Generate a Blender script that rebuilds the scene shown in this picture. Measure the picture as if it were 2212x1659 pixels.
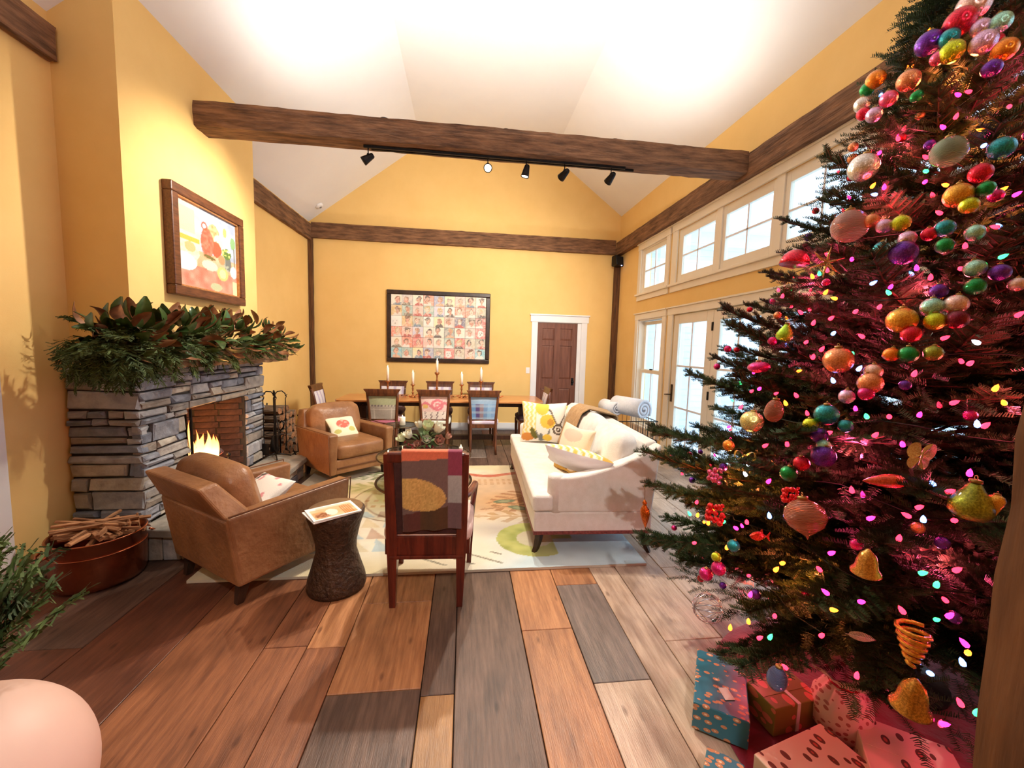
import bpy, math, random
from mathutils import Vector, Matrix
PI = math.pi
scene = bpy.context.scene
for _o in list(bpy.data.objects):
    bpy.data.objects.remove(_o, do_unlink=True)
COL = scene.collection
rnd = random.Random(7)

# ------------------------------------------------------------------ camera
def camera_axes(yaw, pitch, roll):
    cy, sy = math.cos(yaw), math.sin(yaw)
    fw = Vector((sy, cy, 0)); rt = Vector((cy, -sy, 0)); up = Vector((0, 0, 1))
    cp, sp = math.cos(pitch), math.sin(pitch)
    f2 = fw*cp - up*sp; u2 = up*cp + fw*sp
    cr, sr = math.cos(roll), math.sin(roll)
    return f2, rt*cr + u2*sr, u2*cr - rt*sr
cam_data = bpy.data.cameras.new('camera')
cam_data.sensor_width = 36.0
cam_data.lens = 866.3/2212*36.0
cam_data.clip_start = 0.02
cam = bpy.data.objects.new('camera', cam_data)
COL.objects.link(cam)
_f, _r, _u = camera_axes(.1197, .09, .0272)
cam.matrix_world = Matrix(((_r.x, _u.x, -_f.x, 0), (_r.y, _u.y, -_f.y, 0), (_r.z, _u.z, -_f.z, 1.54), (0, 0, 0, 1)))
scene.camera = cam

# ------------------------------------------------------------------ world, exposure
world = bpy.data.worlds.new('overcast_sky'); scene.world = world
world.use_nodes = True
_bg = world.node_tree.nodes['Background']
_bg.inputs['Color'].default_value = (0.56, 0.79, 1.0, 1)
_bg.inputs['Strength'].default_value = 2.1
scene.view_settings.view_transform = 'Standard'
scene.view_settings.look = 'None'
scene.view_settings.gamma = 1.0
scene.view_settings.use_curve_mapping = False
scene.view_settings.exposure = 1.0

def add_light(kind, loc, power, color, radius=.05, aim=None, spot=80, blend=.6, name='lamp_light'):
    d = bpy.data.lights.new(name, kind)
    d.energy = power; d.color = color
    if kind in ('POINT', 'SPOT'):
        d.shadow_soft_size = radius
    if kind == 'SPOT':
        d.spot_size = math.radians(spot); d.spot_blend = blend
    o = bpy.data.objects.new(name, d); COL.objects.link(o)
    o.location = loc
    if aim is not None:
        o.rotation_euler = (Vector(aim)-Vector(loc)).to_track_quat('-Z', 'Y').to_euler()
    return o
WARM = (1.0, .90, .76)
NEUT = (1.0, .96, .92)

# ------------------------------------------------------------------ helpers
def S(r, g, b):
    def c(x):
        x /= 255.0
        return x/12.92 if x <= .04045 else ((x+.055)/1.055)**2.4
    return (c(r), c(g), c(b), 1.0)

def mixc(a, b, t):
    return tuple(a[i]*(1-t)+b[i]*t for i in range(4))

class NT:
    def __init__(s, name):
        s.m = bpy.data.materials.new(name); s.m.use_nodes = True
        s.t = s.m.node_tree; s.n = s.t.nodes; s.l = s.t.links
        s.b = s.n['Principled BSDF']
    def new(s, kind, **kw):
        n = s.n.new(kind)
        for k, v in kw.items(): setattr(n, k, v)
        return n
    def link(s, a, b): s.l.new(a, b)

def mat(name, col, rough=.55, metal=0.0, col2=None, scale=6.0, stretch=(1, 1, 1), bump=0.0, bscale=40.0,
        spec=.5, contrast=(.35, .65), detail=5.0, coat=0.0, sheen=0.0, rand=0.0, bstretch=None, sub=0.0, alpha=None, trans=0.0, ior=1.45):
    """procedural material: two tones mixed by stretched noise, noise bump, optional random value per object"""
    k = NT(name); b = k.b
    b.inputs['Base Color'].default_value = col
    b.inputs['Roughness'].default_value = rough
    b.inputs['Metallic'].default_value = metal
    b.inputs['Specular IOR Level'].default_value = spec
    b.inputs['IOR'].default_value = ior
    if coat: b.inputs['Coat Weight'].default_value = coat; b.inputs['Coat Roughness'].default_value = .12
    if sheen: b.inputs['Sheen Weight'].default_value = sheen; b.inputs['Sheen Roughness'].default_value = .5
    if trans: b.inputs['Transmission Weight'].default_value = trans
    tc = k.new('ShaderNodeTexCoord')
    out = None
    if col2 is not None:
        mp = k.new('ShaderNodeMapping'); mp.inputs['Scale'].default_value = stretch
        k.link(tc.outputs['Object'], mp.inputs['Vector'])
        src = mp.outputs['Vector']
        if rand:
            oi = k.new('ShaderNodeObjectInfo'); ad = k.new('ShaderNodeVectorMath', operation='ADD')
            cmb = k.new('ShaderNodeVectorMath', operation='SCALE'); cmb.inputs[0].default_value = (13.1, 7.7, 5.3)
            k.link(oi.outputs['Random'], cmb.inputs['Scale'])
            k.link(src, ad.inputs[0]); k.link(cmb.outputs[0], ad.inputs[1]); src = ad.outputs[0]
        nz = k.new('ShaderNodeTexNoise'); nz.inputs['Scale'].default_value = scale
        nz.inputs['Detail'].default_value = detail; nz.inputs['Roughness'].default_value = .6
        k.link(src, nz.inputs['Vector'])
        rp = k.new('ShaderNodeValToRGB')
        rp.color_ramp.elements[0].position = contrast[0]; rp.color_ramp.elements[1].position = contrast[1]
        rp.color_ramp.elements[0].color = col; rp.color_ramp.elements[1].color = col2
        k.link(nz.outputs['Fac'], rp.inputs['Fac'])
        out = rp.outputs['Color']
    if rand:
        oi = k.new('ShaderNodeObjectInfo')
        hs = k.new('ShaderNodeHueSaturation')
        mr = k.new('ShaderNodeMapRange'); mr.inputs['To Min'].default_value = 1-rand; mr.inputs['To Max'].default_value = 1+rand
        k.link(oi.outputs['Random'], mr.inputs['Value']); k.link(mr.outputs[0], hs.inputs['Value'])
        if out is not None: k.link(out, hs.inputs['Color'])
        else: hs.inputs['Color'].default_value = col
        out = hs.outputs['Color']
    if out is not None: k.link(out, b.inputs['Base Color'])
    if bump:
        mp2 = k.new('ShaderNodeMapping'); mp2.inputs['Scale'].default_value = bstretch or stretch
        k.link(tc.outputs['Object'], mp2.inputs['Vector'])
        n2 = k.new('ShaderNodeTexNoise'); n2.inputs['Scale'].default_value = bscale; n2.inputs['Detail'].default_value = 4
        k.link(mp2.outputs['Vector'], n2.inputs['Vector'])
        bp = k.new('ShaderNodeBump'); bp.inputs['Strength'].default_value = bump; bp.inputs['Distance'].default_value = .02
        k.link(n2.outputs['Fac'], bp.inputs['Height']); k.link(bp.outputs['Normal'], b.inputs['Normal'])
    return k.m

def emis(name, col, strength, base=None):
    k = NT(name)
    k.b.inputs['Base Color'].default_value = base or col
    k.b.inputs['Emission Color'].default_value = col
    k.b.inputs['Emission Strength'].default_value = strength
    return k.m

def painted(name, rough=.7, bump=0.0, bscale=200, sheen=0.0, spec=.3):
    """print / woven pattern stored per vertex"""
    k = NT(name)
    a = k.new('ShaderNodeVertexColor'); a.layer_name = 'Col'
    k.link(a.outputs['Color'], k.b.inputs['Base Color'])
    k.b.inputs['Roughness'].default_value = rough
    k.b.inputs['Specular IOR Level'].default_value = spec
    if sheen: k.b.inputs['Sheen Weight'].default_value = sheen
    if bump:
        tc = k.new('ShaderNodeTexCoord'); n2 = k.new('ShaderNodeTexNoise'); n2.inputs['Scale'].default_value = bscale
        k.link(tc.outputs['Object'], n2.inputs['Vector'])
        bp = k.new('ShaderNodeBump'); bp.inputs['Strength'].default_value = bump; bp.inputs['Distance'].default_value = .01
        k.link(n2.outputs['Fac'], bp.inputs['Height']); k.link(bp.outputs['Normal'], k.b.inputs['Normal'])
    return k.m

def glass_mat(name, tint=(1, 1, 1, 1), refl=.08, rough=.0):
    k = NT(name); k.n.remove(k.b)
    out = k.n['Material Output']
    tr = k.new('ShaderNodeBsdfTransparent'); tr.inputs['Color'].default_value = tint
    gl = k.new('ShaderNodeBsdfGlossy'); gl.inputs['Roughness'].default_value = rough
    lw = k.new('ShaderNodeLayerWeight'); lw.inputs['Blend'].default_value = .25
    mr = k.new('ShaderNodeMapRange'); mr.inputs['To Min'].default_value = refl*.5; mr.inputs['To Max'].default_value = min(1, refl*5)
    mx = k.new('ShaderNodeMixShader')
    k.link(lw.outputs['Fresnel'], mr.inputs['Value']); k.link(mr.outputs[0], mx.inputs['Fac'])
    k.link(tr.outputs[0], mx.inputs[1]); k.link(gl.outputs[0], mx.inputs[2]); k.link(mx.outputs[0], out.inputs['Surface'])
    return k.m

class MB:
    """collects shapes, builds ONE mesh object"""
    def __init__(s): s.v = []; s.f = []; s.c = None
    def add(s, vs, fs):
        o = len(s.v); s.v += [tuple(p) for p in vs]; s.f += [tuple(i+o for i in f) for f in fs]; return s
    def box(s, x0, x1, y0, y1, z0, z1):
        return s.add([(x0, y0, z0), (x1, y0, z0), (x1, y1, z0), (x0, y1, z0), (x0, y0, z1), (x1, y0, z1), (x1, y1, z1), (x0, y1, z1)],
                     [(0, 3, 2, 1), (4, 5, 6, 7), (0, 1, 5, 4), (1, 2, 6, 5), (2, 3, 7, 6), (3, 0, 4, 7)])
    def hexa(s, bottom, top):
        return s.add(list(bottom)+list(top), [(0, 3, 2, 1), (4, 5, 6, 7), (0, 1, 5, 4), (1, 2, 6, 5), (2, 3, 7, 6), (3, 0, 4, 7)])
    def prism(s, poly, a, b, axis='y'):
        """poly of 2-d points in the plane across the axis, extruded a..b"""
        n = len(poly)
        def P(p, t):
            if axis == 'y': return (p[0], t, p[1])
            if axis == 'x': return (t, p[0], p[1])
            return (p[0], p[1], t)
        vs = [P(p, a) for p in poly]+[P(p, b) for p in poly]
        fs = [tuple(range(n)), tuple(range(2*n-1, n-1, -1))]
        fs += [(i, i+n, (i+1) % n+n, (i+1) % n) for i in range(n)]
        return s.add(vs, fs)
    def tube(s, pts, r, n=8, cap=True):
        pts = [Vector(p) for p in pts]; m = len(pts)
        rs = r if isinstance(r, (list, tuple)) else [r]*m
        vs = []; fs = []; ref = None
        for i, p in enumerate(pts):
            d = (pts[min(i+1, m-1)]-pts[max(i-1, 0)])
            d = d.normalized() if d.length > 1e-9 else Vector((0, 0, 1))
            if ref is None:
                ref = Vector((1, 0, 0)) if abs(d.x) < .8 else Vector((0, 1, 0))
            u = (ref-d*ref.dot(d)).normalized(); w = d.cross(u); ref = u
            for k in range(n):
                a = 2*PI*k/n
                vs.append(p+(u*math.cos(a)+w*math.sin(a))*rs[i])
        for i in range(m-1):
            for k in range(n):
                k2 = (k+1) % n
                fs.append((i*n+k, i*n+k2, (i+1)*n+k2, (i+1)*n+k))
        if cap:
            fs.append(tuple(range(n-1, -1, -1))); fs.append(tuple((m-1)*n+k for k in range(n)))
        return s.add(vs, fs)
    def lathe(s, prof, n=24, c=(0, 0, 0), sx=1, sy=1):
        vs = []; fs = []
        for r, z in prof:
            for k in range(n):
                a = 2*PI*k/n
                vs.append((c[0]+r*math.cos(a)*sx, c[1]+r*math.sin(a)*sy, c[2]+z))
        m = len(prof)
        for i in range(m-1):
            for k in range(n):
                k2 = (k+1) % n
                fs.append((i*n+k, i*n+k2, (i+1)*n+k2, (i+1)*n+k))
        if prof[0][0] > 1e-6: fs.append(tuple(range(n-1, -1, -1)))
        if prof[-1][0] > 1e-6: fs.append(tuple((m-1)*n+k for k in range(n)))
        return s.add(vs, fs)
    def grid(s, fn, nu, nv):
        vs = [fn(i/(nu-1), j/(nv-1)) for j in range(nv) for i in range(nu)]
        fs = [(j*nu+i, j*nu+i+1, (j+1)*nu+i+1, (j+1)*nu+i) for j in range(nv-1) for i in range(nu-1)]
        return s.add(vs, fs)
    def rbox(s, c, h, r, n=6, puff=0.0, M=None):
        """rounded, slightly puffed box (upholstery): centre c, half sizes h, edge radius r"""
        vs = {}; V = []; F = []
        def pt(ix, iy, iz):
            k = (ix, iy, iz)
            if k in vs: return vs[k]
            q = [2*ix/n-1, 2*iy/n-1, 2*iz/n-1]
            p = [math.copysign(abs(q[a])**.75, q[a])*h[a] for a in range(3)]
            inner = [max(-(h[a]-r), min(h[a]-r, p[a])) for a in range(3)]
            d = Vector([p[a]-inner[a] for a in range(3)])
            if d.length > 1e-9: d = d.normalized()*r
            o = [inner[a]+d[a] for a in range(3)]
            if puff:
                for a in range(3):
                    b, e = [x for x in range(3) if x != a]
                    if abs(q[a]) > .99:
                        o[a] += math.copysign(puff*(1-q[b]**2)*(1-q[e]**2), q[a])
            w = Vector(o)
            if M is not None: w = M @ w
            vs[k] = len(V); V.append((w.x+c[0], w.y+c[1], w.z+c[2])); return vs[k]
        for a in range(n):
            for b in range(n):
                F.append((pt(a, b, 0), pt(a, b+1, 0), pt(a+1, b+1, 0), pt(a+1, b, 0)))
                F.append((pt(a, b, n), pt(a+1, b, n), pt(a+1, b+1, n), pt(a, b+1, n)))
                F.append((pt(a, 0, b), pt(a+1, 0, b), pt(a+1, 0, b+1), pt(a, 0, b+1)))
                F.append((pt(a, n, b), pt(a, n, b+1), pt(a+1, n, b+1), pt(a+1, n, b)))
                F.append((pt(0, a, b), pt(0, a, b+1), pt(0, a+1, b+1), pt(0, a+1, b)))
                F.append((pt(n, a, b), pt(n, a+1, b), pt(n, a+1, b+1), pt(n, a, b+1)))
        return s.add(V, F)
    def mesh(s, name, m=None, smooth=False, cols=None):
        me = bpy.data.meshes.new(name); me.from_pydata(s.v, [], s.f)
        if smooth: me.polygons.foreach_set('use_smooth', [True]*len(me.polygons))
        if m is not None: me.materials.append(m)
        if cols is not None:
            at = me.color_attributes.new('Col', 'FLOAT_COLOR', 'POINT')
            flat = [x for c in cols for x in c]
            at.data.foreach_set('color', flat)
        me.update(); return me
    def build(s, name, m, parent=None, smooth=False, bevel=0.0, cols=None, seg=2):
        o = bpy.data.objects.new(name, s.mesh(name, m, smooth, cols)); COL.objects.link(o)
        if parent is not None: o.parent = parent
        if bevel:
            b = o.modifiers.new('edge', 'BEVEL'); b.width = bevel; b.segments = seg; b.limit_method = 'ANGLE'; b.angle_limit = math.radians(40)
        return o

def inst(name, me, parent=None, loc=(0, 0, 0), rot=(0, 0, 0), scale=1.0):
    o = bpy.data.objects.new(name, me); COL.objects.link(o)
    if parent is not None: o.parent = parent
    o.location = loc; o.rotation_euler = rot
    o.scale = (scale,)*3 if isinstance(scale, (int, float)) else scale
    return o

def tag(o, label, cat, group=None, kind=None):
    o['label'] = label; o['category'] = cat
    if group: o['group'] = group
    if kind: o['kind'] = kind
    return o

def thing(name, label, cat, loc=(0, 0, 0), rz=0.0, group=None, rot=None):
    o = bpy.data.objects.new(name, None); COL.objects.link(o)
    o.empty_display_size = .1
    o.location = loc; o.rotation_euler = rot or (0, 0, rz)
    return tag(o, label, cat, group)

def struct(o, label=None):
    o['kind'] = 'structure'
    if label: o['label'] = label
    return o

def copy_tree(o, parent=None):
    c = o.copy(); COL.objects.link(c); c.parent = parent
    for ch in list(o.children): copy_tree(ch, c)
    return c

def vnoise(x, y, seed=0):
    def h(i, j):
        n = (i*374761393+j*668265263+seed*1274126177) & 0xffffffff
        n = ((n ^ (n >> 13))*1274126177) & 0xffffffff
        return ((n ^ (n >> 16)) & 0xffff)/65535.0
    i, j = math.floor(x), math.floor(y); u, v = x-i, y-j
    u = u*u*(3-2*u); v = v*v*(3-2*v)
    return (h(i, j)*(1-u)+h(i+1, j)*u)*(1-v)+(h(i, j+1)*(1-u)+h(i+1, j+1)*u)*v

def ell(u, v, cx, cy, rx, ry, a=0.0):
    dx, dy = u-cx, v-cy
    if a:
        ca, sa = math.cos(a), math.sin(a); dx, dy = dx*ca+dy*sa, -dx*sa+dy*ca
    return (dx/rx)**2+(dy/ry)**2

def pillow(w, h, t, n=14, pinch=.12):
    """knife-edge cushion in the local xz plane, thickness along y; returns MB and uv list (u,v,side)"""
    mb = MB(); uv = []
    for side in (1, -1):
        vs = []
        for j in range(n):
            for i in range(n):
                u, v = i/(n-1)*2-1, j/(n-1)*2-1
                e = max(0.0, (1-u*u)*(1-v*v))**.42
                k = 1-pinch*(1-abs(u))*abs(v)**3; k2 = 1-pinch*(1-abs(v))*abs(u)**3
                vs.append((u*w/2*k2, side*t/2*e, v*h/2*k)); uv.append(((u+1)/2, (v+1)/2, side))
        fs = []
        for j in range(n-1):
            for i in range(n-1):
                q = (j*n+i, j*n+i+1, (j+1)*n+i+1, (j+1)*n+i)
                fs.append(q if side < 0 else q[::-1])
        mb.add(vs, fs)
    return mb, uv
# ------------------------------------------------------------------ shared materials
WALL = mat('ochre_wall_paint', S(239, 201, 130), .8, col2=S(235, 196, 124), scale=2.5, bump=.05, bscale=180, spec=.25)
CEIL = mat('white_ceiling_paint', S(246, 246, 246), .85, col2=S(243, 243, 244), scale=2, spec=.2)
TRIM = mat('cream_trim_paint', S(238, 228, 208), .45, col2=S(234, 223, 201), scale=3)
WHITE = mat('white_gloss_paint', S(240, 240, 240), .4, col2=S(234, 234, 236), scale=3)
BEAM = mat('old_hewn_timber', S(78, 52, 34), .75, col2=S(152, 110, 78), scale=5.5, stretch=(.7, 5, 5), bump=.9, bscale=9, contrast=(.32, .7), bstretch=(.8, 7, 7))
POSTM = mat('dark_corner_timber', S(66, 42, 24), .8, col2=S(112, 74, 42), scale=6, stretch=(6, 6, .5), bump=.5, bscale=9)
DOORW = mat('brown_door_wood', S(98, 58, 44), .5, col2=S(134, 86, 66), scale=6, stretch=(7, 7, .5), bump=.12, bscale=12, contrast=(.3, .75))
BLACK = mat('black_metal', S(24, 22, 22), .45, metal=.6, col2=S(36, 33, 32), scale=30)
BRONZE = mat('aged_bronze_metal', S(92, 74, 52), .4, metal=.9, col2=S(66, 52, 38), scale=20)
PANE = glass_mat('window_glass', (.97, .99, 1, 1), .06)
SIDING = mat('white_clapboard_paint', S(226, 234, 240), .6, col2=S(218, 228, 236), scale=2)
SNOW = mat('snowy_deck', S(236, 242, 250), .8, col2=S(222, 230, 240), scale=3)

XL, XR, YB, YF = -2.66, 2.84, 7.38, -3.2      # left wall, right wall, back wall, wall behind the camera
def ceil_z(x):
    if x < -.8: return 3.578+(x+2.66)*(4.98-3.578)/1.86
    if x > 1.52: return 4.98-(x-1.52)*(4.98-4.01)/1.32
    return 4.98

# ------------------------------------------------------------------ floor of wide planks
fl = MB().box(XL-.2, XR+.2, YF-.2, YB+.2, -.12, -.024).build('floor', mat('subfloor_board', S(40, 26, 18), .9, col2=S(54, 36, 24)))
struct(fl, 'wide reclaimed plank floor')
def plank_mat(n, a, b, gloss=.38):
    k = NT('plank_'+n)
    tc = k.new('ShaderNodeTexCoord'); oi = k.new('ShaderNodeObjectInfo')
    off = k.new('ShaderNodeVectorMath', operation='SCALE'); off.inputs[0].default_value = (17.3, 9.1, 3.7)
    k.link(oi.outputs['Random'], off.inputs['Scale'])
    ad = k.new('ShaderNodeVectorMath', operation='ADD')
    k.link(tc.outputs['Object'], ad.inputs[0]); k.link(off.outputs[0], ad.inputs[1])
    def nz(sc, st, det=6):
        mp = k.new('ShaderNodeMapping'); mp.inputs['Scale'].default_value = st
        k.link(ad.outputs[0], mp.inputs['Vector'])
        q = k.new('ShaderNodeTexNoise'); q.inputs['Scale'].default_value = sc; q.inputs['Detail'].default_value = det; q.inputs['Roughness'].default_value = .65
        k.link(mp.outputs[0], q.inputs['Vector']); return q
    g = nz(5, (9, .7, 1)); big = nz(2.2, (2.2, .8, 1), 3); fine = nz(30, (8, .5, 1), 3); nail = k.new('ShaderNodeTexVoronoi')
    mp = k.new('ShaderNodeMapping'); mp.inputs['Scale'].default_value = (9, 3.5, 1); k.link(ad.outputs[0], mp.inputs['Vector'])
    nail.inputs['Scale'].default_value = 1.0; k.link(mp.outputs[0], nail.inputs['Vector'])
    r = k.new('ShaderNodeValToRGB'); e = r.color_ramp.elements
    e[0].position = .3; e[0].color = a; e[1].position = .72; e[1].color = b
    k.link(g.outputs['Fac'], r.inputs['Fac'])
    m1 = k.new('ShaderNodeMix', data_type='RGBA', blend_type='MULTIPLY')
    rb = k.new('ShaderNodeValToRGB'); rb.color_ramp.elements[0].position = .32; rb.color_ramp.elements[0].color = (.42, .38, .37, 1)
    rb.color_ramp.elements[1].position = .55; rb.color_ramp.elements[1].color = (1, 1, 1, 1)
    k.link(big.outputs['Fac'], rb.inputs['Fac']); m1.inputs['Factor'].default_value = .75
    k.link(r.outputs[0], m1.inputs[6]); k.link(rb.outputs[0], m1.inputs[7])
    m2 = k.new('ShaderNodeMix', data_type='RGBA', blend_type='MULTIPLY')
    rn = k.new('ShaderNodeValToRGB'); rn.color_ramp.elements[0].position = .05; rn.color_ramp.elements[0].color = (.28, .2, .17, 1)
    rn.color_ramp.elements[1].position = .13; rn.color_ramp.elements[1].color = (1, 1, 1, 1)
    k.link(nail.outputs['Distance'], rn.inputs['Fac']); m2.inputs['Factor'].default_value = .7
    k.link(m1.outputs[2], m2.inputs[6]); k.link(rn.outputs[0], m2.inputs[7])
    k.link(m2.outputs[2], k.b.inputs['Base Color'])
    mr = k.new('ShaderNodeMapRange'); mr.inputs['To Min'].default_value = gloss-.1; mr.inputs['To Max'].default_value = gloss+.18
    k.link(fine.outputs['Fac'], mr.inputs['Value']); k.link(mr.outputs[0], k.b.inputs['Roughness'])
    bp = k.new('ShaderNodeBump'); bp.inputs['Strength'].default_value = .22; bp.inputs['Distance'].default_value = .01
    k.link(fine.outputs['Fac'], bp.inputs['Height']); k.link(bp.outputs[0], k.b.inputs['Normal'])
    return k.m
PL = dict(o=plank_mat('honey', S(146, 92, 56), S(200, 142, 94)), d=plank_mat('umber', S(74, 54, 44), S(122, 94, 78), .44),
          r=plank_mat('russet', S(112, 68, 46), S(164, 106, 70)), g=plank_mat('grey', S(96, 84, 78), S(146, 128, 116), .3),
          p=plank_mat('pale', S(172, 142, 118), S(214, 188, 164), .27), t=plank_mat('tawny', S(150, 104, 58), S(190, 142, 86)),  # pale: light boards, with window daylight put into their colour
          b=plank_mat('brown', S(92, 52, 38), S(130, 80, 56)))  # brown: red-brown boards, darkened in colour for the dim left side
# columns: x0, x1, list of (end y, tone) starting at the front
cols_ = [(-2.66, -2.28, [(1.2, 'b'), (3.4, 'b'), (5.6, 'r'), (7.4, 'd')]), (-2.28, -1.86, [(2.1, 'b'), (4.6, 'd'), (7.4, 'r')]),
         (-1.86, -1.42, [(1.4, 'b'), (3.6, 'b'), (6.0, 'd'), (7.4, 'r')]), (-1.42, -.98, [(.9, 'r'), (3.0, 'r'), (5.4, 'o'), (7.4, 'd')]),
         (-.98, -.77, [(2.02, 'r'), (4.4, 'r'), (7.4, 'd')]), (-.77, -.58, [(2.0, 'r'), (4.9, 'o'), (7.4, 'd')]),
         (-.58, -.17, [(1.71, 'd'), (2.34, 'o'), (5.2, 'o'), (7.4, 'd')]), (-.17, -.02, [(1.67, 't'), (4.7, 'd'), (7.4, 'g')]),
         (-.02, .335, [(2.9, 'd'), (5.5, 'd'), (7.4, 'g')]), (.335, .62, [(2.04, 'o'), (4.2, 'o'), (6.2, 'd'), (7.4, 'r')]),
         (.62, .9, [(1.67, 'p'), (2.44, 'g'), (5.0, 'o'), (7.4, 'd')]), (.9, 1.09, [(1.2, 'g'), (4.0, 'p'), (7.4, 'd')]),
         (1.09, 1.42, [(1.9, 'p'), (4.3, 'p'), (7.4, 'o')]), (1.42, 1.78, [(2.6, 'p'), (5.2, 'p'), (7.4, 'o')]),
         (1.78, 2.12, [(1.5, 'p'), (3.9, 'p'), (7.4, 'p')]), (2.12, 2.48, [(2.9, 'p'), (5.6, 'p'), (7.4, 'o')]), (2.48, 2.84, [(2.2, 'o'), (4.8, 'p'), (7.4, 'p')])]
for x0, x1, segs in cols_:
    y0 = YF
    for y1, tone in segs:
        w, l = (x1-x0)/2-.0022, (y1-y0)/2-.0016
        dz = rnd.uniform(-.0015, .0)
        mb = MB().box(-w, w, -l, l, -.022, dz)
        o = mb.build('plank', PL[tone], fl, bevel=.0025, seg=1)
        o.location = ((x0+x1)/2, (y0+y1)/2, 0); y0 = y1

# ------------------------------------------------------------------ walls and ceiling
def rect_holes(axis, at0, at1, u0, u1, z0, z1, holes):
    """slab across axis with rectangular holes (u0,u1,z0,z1)"""
    us = sorted({u0, u1, *[h[0] for h in holes], *[h[1] for h in holes]}); zs = sorted({z0, z1, *[h[2] for h in holes], *[h[3] for h in holes]})
    mb = MB()
    for i in range(len(us)-1):
        for j in range(len(zs)-1):
            cu, cz = (us[i]+us[i+1])/2, (zs[j]+zs[j+1])/2
            if any(h[0] < cu < h[1] and h[2] < cz < h[3] for h in holes): continue
            if axis == 'x': mb.box(at0, at1, us[i], us[i+1], zs[j], zs[j+1])
            else: mb.box(us[i], us[i+1], at0, at1, zs[j], zs[j+1])
    return mb
# back wall with gable, opening for the panelled door
mbk = rect_holes('y', YB, YB+.16, XL-.16, XR+.16, 0, 3.56, [(1.34, 2.095, 0, 2.02)])
mbk.prism([(XL-.16, 3.56), (XR+.16, 3.56), (XR+.16, 3.95), (XR, 4.03), (1.52, 5.0), (-.8, 5.0), (XL-.16, 3.6)], YB, YB+.16)
struct(mbk.build('wall_back', WALL), 'ochre gable wall')
mbf = MB().prism([(XL-.16, 0), (XR+.16, 0), (XR+.16, 4.0), (1.52, 5.0), (-.8, 5.0), (XL-.16, 3.6)], YF-.16, YF)
struct(mbf.build('wall_front', WALL), 'ochre wall behind the viewer')
struct(rect_holes('x', XL-.16, XL, YF, YB, 0, 3.6, [(1.66, 2.52, 0, 2.05)]).build('wall_left', WALL), 'ochre wall beside the fireplace')
# chimney breast above the stone fireplace
struct(MB().prism([(XL, 1.28), (-2.28, 1.28), (-2.28, 3.864), (XL, 3.58)], 3.07, 4.785).build('wall_chimney', WALL), 'ochre chimney breast')
# openings of the right wall
FD0, FDN, FDW = 5.25, 4, .88
fd_end = FD0-FDN*FDW
TALL = [(5.55, 6.37), (fd_end-1.12, fd_end-.30)]
SMALL = [(5.55, 6.37), (fd_end-1.12, fd_end-.30)]
holes = [(fd_end, FD0, 0, 2.05)]+[(a, b, .36, 2.05) for a, b in TALL]+[(a, b, 2.47, 3.17) for a, b in SMALL]+[(fd_end, FD0, 2.47, 3.17)]
struct(rect_holes('x', XR, XR+.16, YF, YB, 0, 4.05, holes).build('wall_right', WALL), 'ochre window wall')
# ceiling: two slopes and a flat collar
cm = MB()
pr = [(XL-.16, ceil_z(XL-.16)), (-.8, 4.98), (1.52, 4.98), (XR+.16, ceil_z(XR+.16))]
for a, b in zip(pr[:-1], pr[1:]):
    cm.prism([a, b, (b[0], b[1]+.15), (a[0], a[1]+.15)], YF-.16, YB+.16)
struct(cm.build('ceiling', CEIL), 'white vaulted ceiling')

# ------------------------------------------------------------------ hewn timbers
def timber(length, w, h, seed, n=26, jit=.006, m=4):
    r = random.Random(seed); mb = MB(); ring = []
    for s_ in range(4):
        for k in range(m):
            t = k/m
            c = [(-1, -1), (1, -1), (1, 1), (-1, 1)]
            a, b = c[s_], c[(s_+1) % 4]
            ring.append(((a[0]*(1-t)+b[0]*t)*w/2, (a[1]*(1-t)+b[1]*t)*h/2))
    L = len(ring); ph = [r.uniform(0, 9) for _ in range(L)]
    for i in range(n+1):
        x = length*i/n
        for k, (a, b) in enumerate(ring):
            s1 = 1-(r.uniform(.0, .05) if k % m == 0 else 0)
            q = jit*(math.sin(x*2.3+ph[k])+r.uniform(-1, 1)*.8)*.6
            mb.v.append((x, (a+(q if abs(a) > w*.45 else 0))*s1, (b+(q if abs(b) > h*.45 else 0))*s1))
    for i in range(n):
        for k in range(L):
            k2 = (k+1) % L
            mb.f.append((i*L+k, (i+1)*L+k, (i+1)*L+k2, i*L+k2))
    mb.f.append(tuple(range(L))); mb.f.append(tuple(n*L+k for k in range(L-1, -1, -1)))
    return mb
b_ = timber(5.02, .21, .205, 3, n=60, jit=.007).build('cross_beam', BEAM); b_.location = (-2.28, 3.925, 3.42)
tag(b_, 'thick rough-hewn tie beam spanning the whole room', 'beam')
peg = MB()
b_ = timber(9.2, .1, .235, 5, n=90, jit=.006).build('wall_beam', BEAM); b_.location = (2.79, YB-.08, 3.395); b_.rotation_euler = (0, 0, -PI/2)
tag(b_, 'long hewn wall beam above the transom windows', 'beam')
b_ = timber(5.34, .07, .255, 8, n=70, jit=.006).build('wall_beam', BEAM); b_.location = (-2.6, 7.345, 3.43)
tag(b_, 'hewn beam running across the back gable wall', 'beam')
b_ = timber(2.6, .06, .265, 9, n=40, jit=.006).build('wall_beam', BEAM); b_.location = (-2.63, 4.785, 3.395); b_.rotation_euler = (0, 0, PI/2)
tag(b_, 'hewn beam on the left wall beyond the chimney breast', 'beam')
b_ = timber(6.2, .06, .21, 10, n=60, jit=.006).build('wall_beam', BEAM); b_.location = (-2.63, -3.15, 3.375); b_.rotation_euler = (0, 0, PI/2)
tag(b_, 'hewn beam on the left wall ending at the chimney breast, nearest the camera', 'beam')
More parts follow.
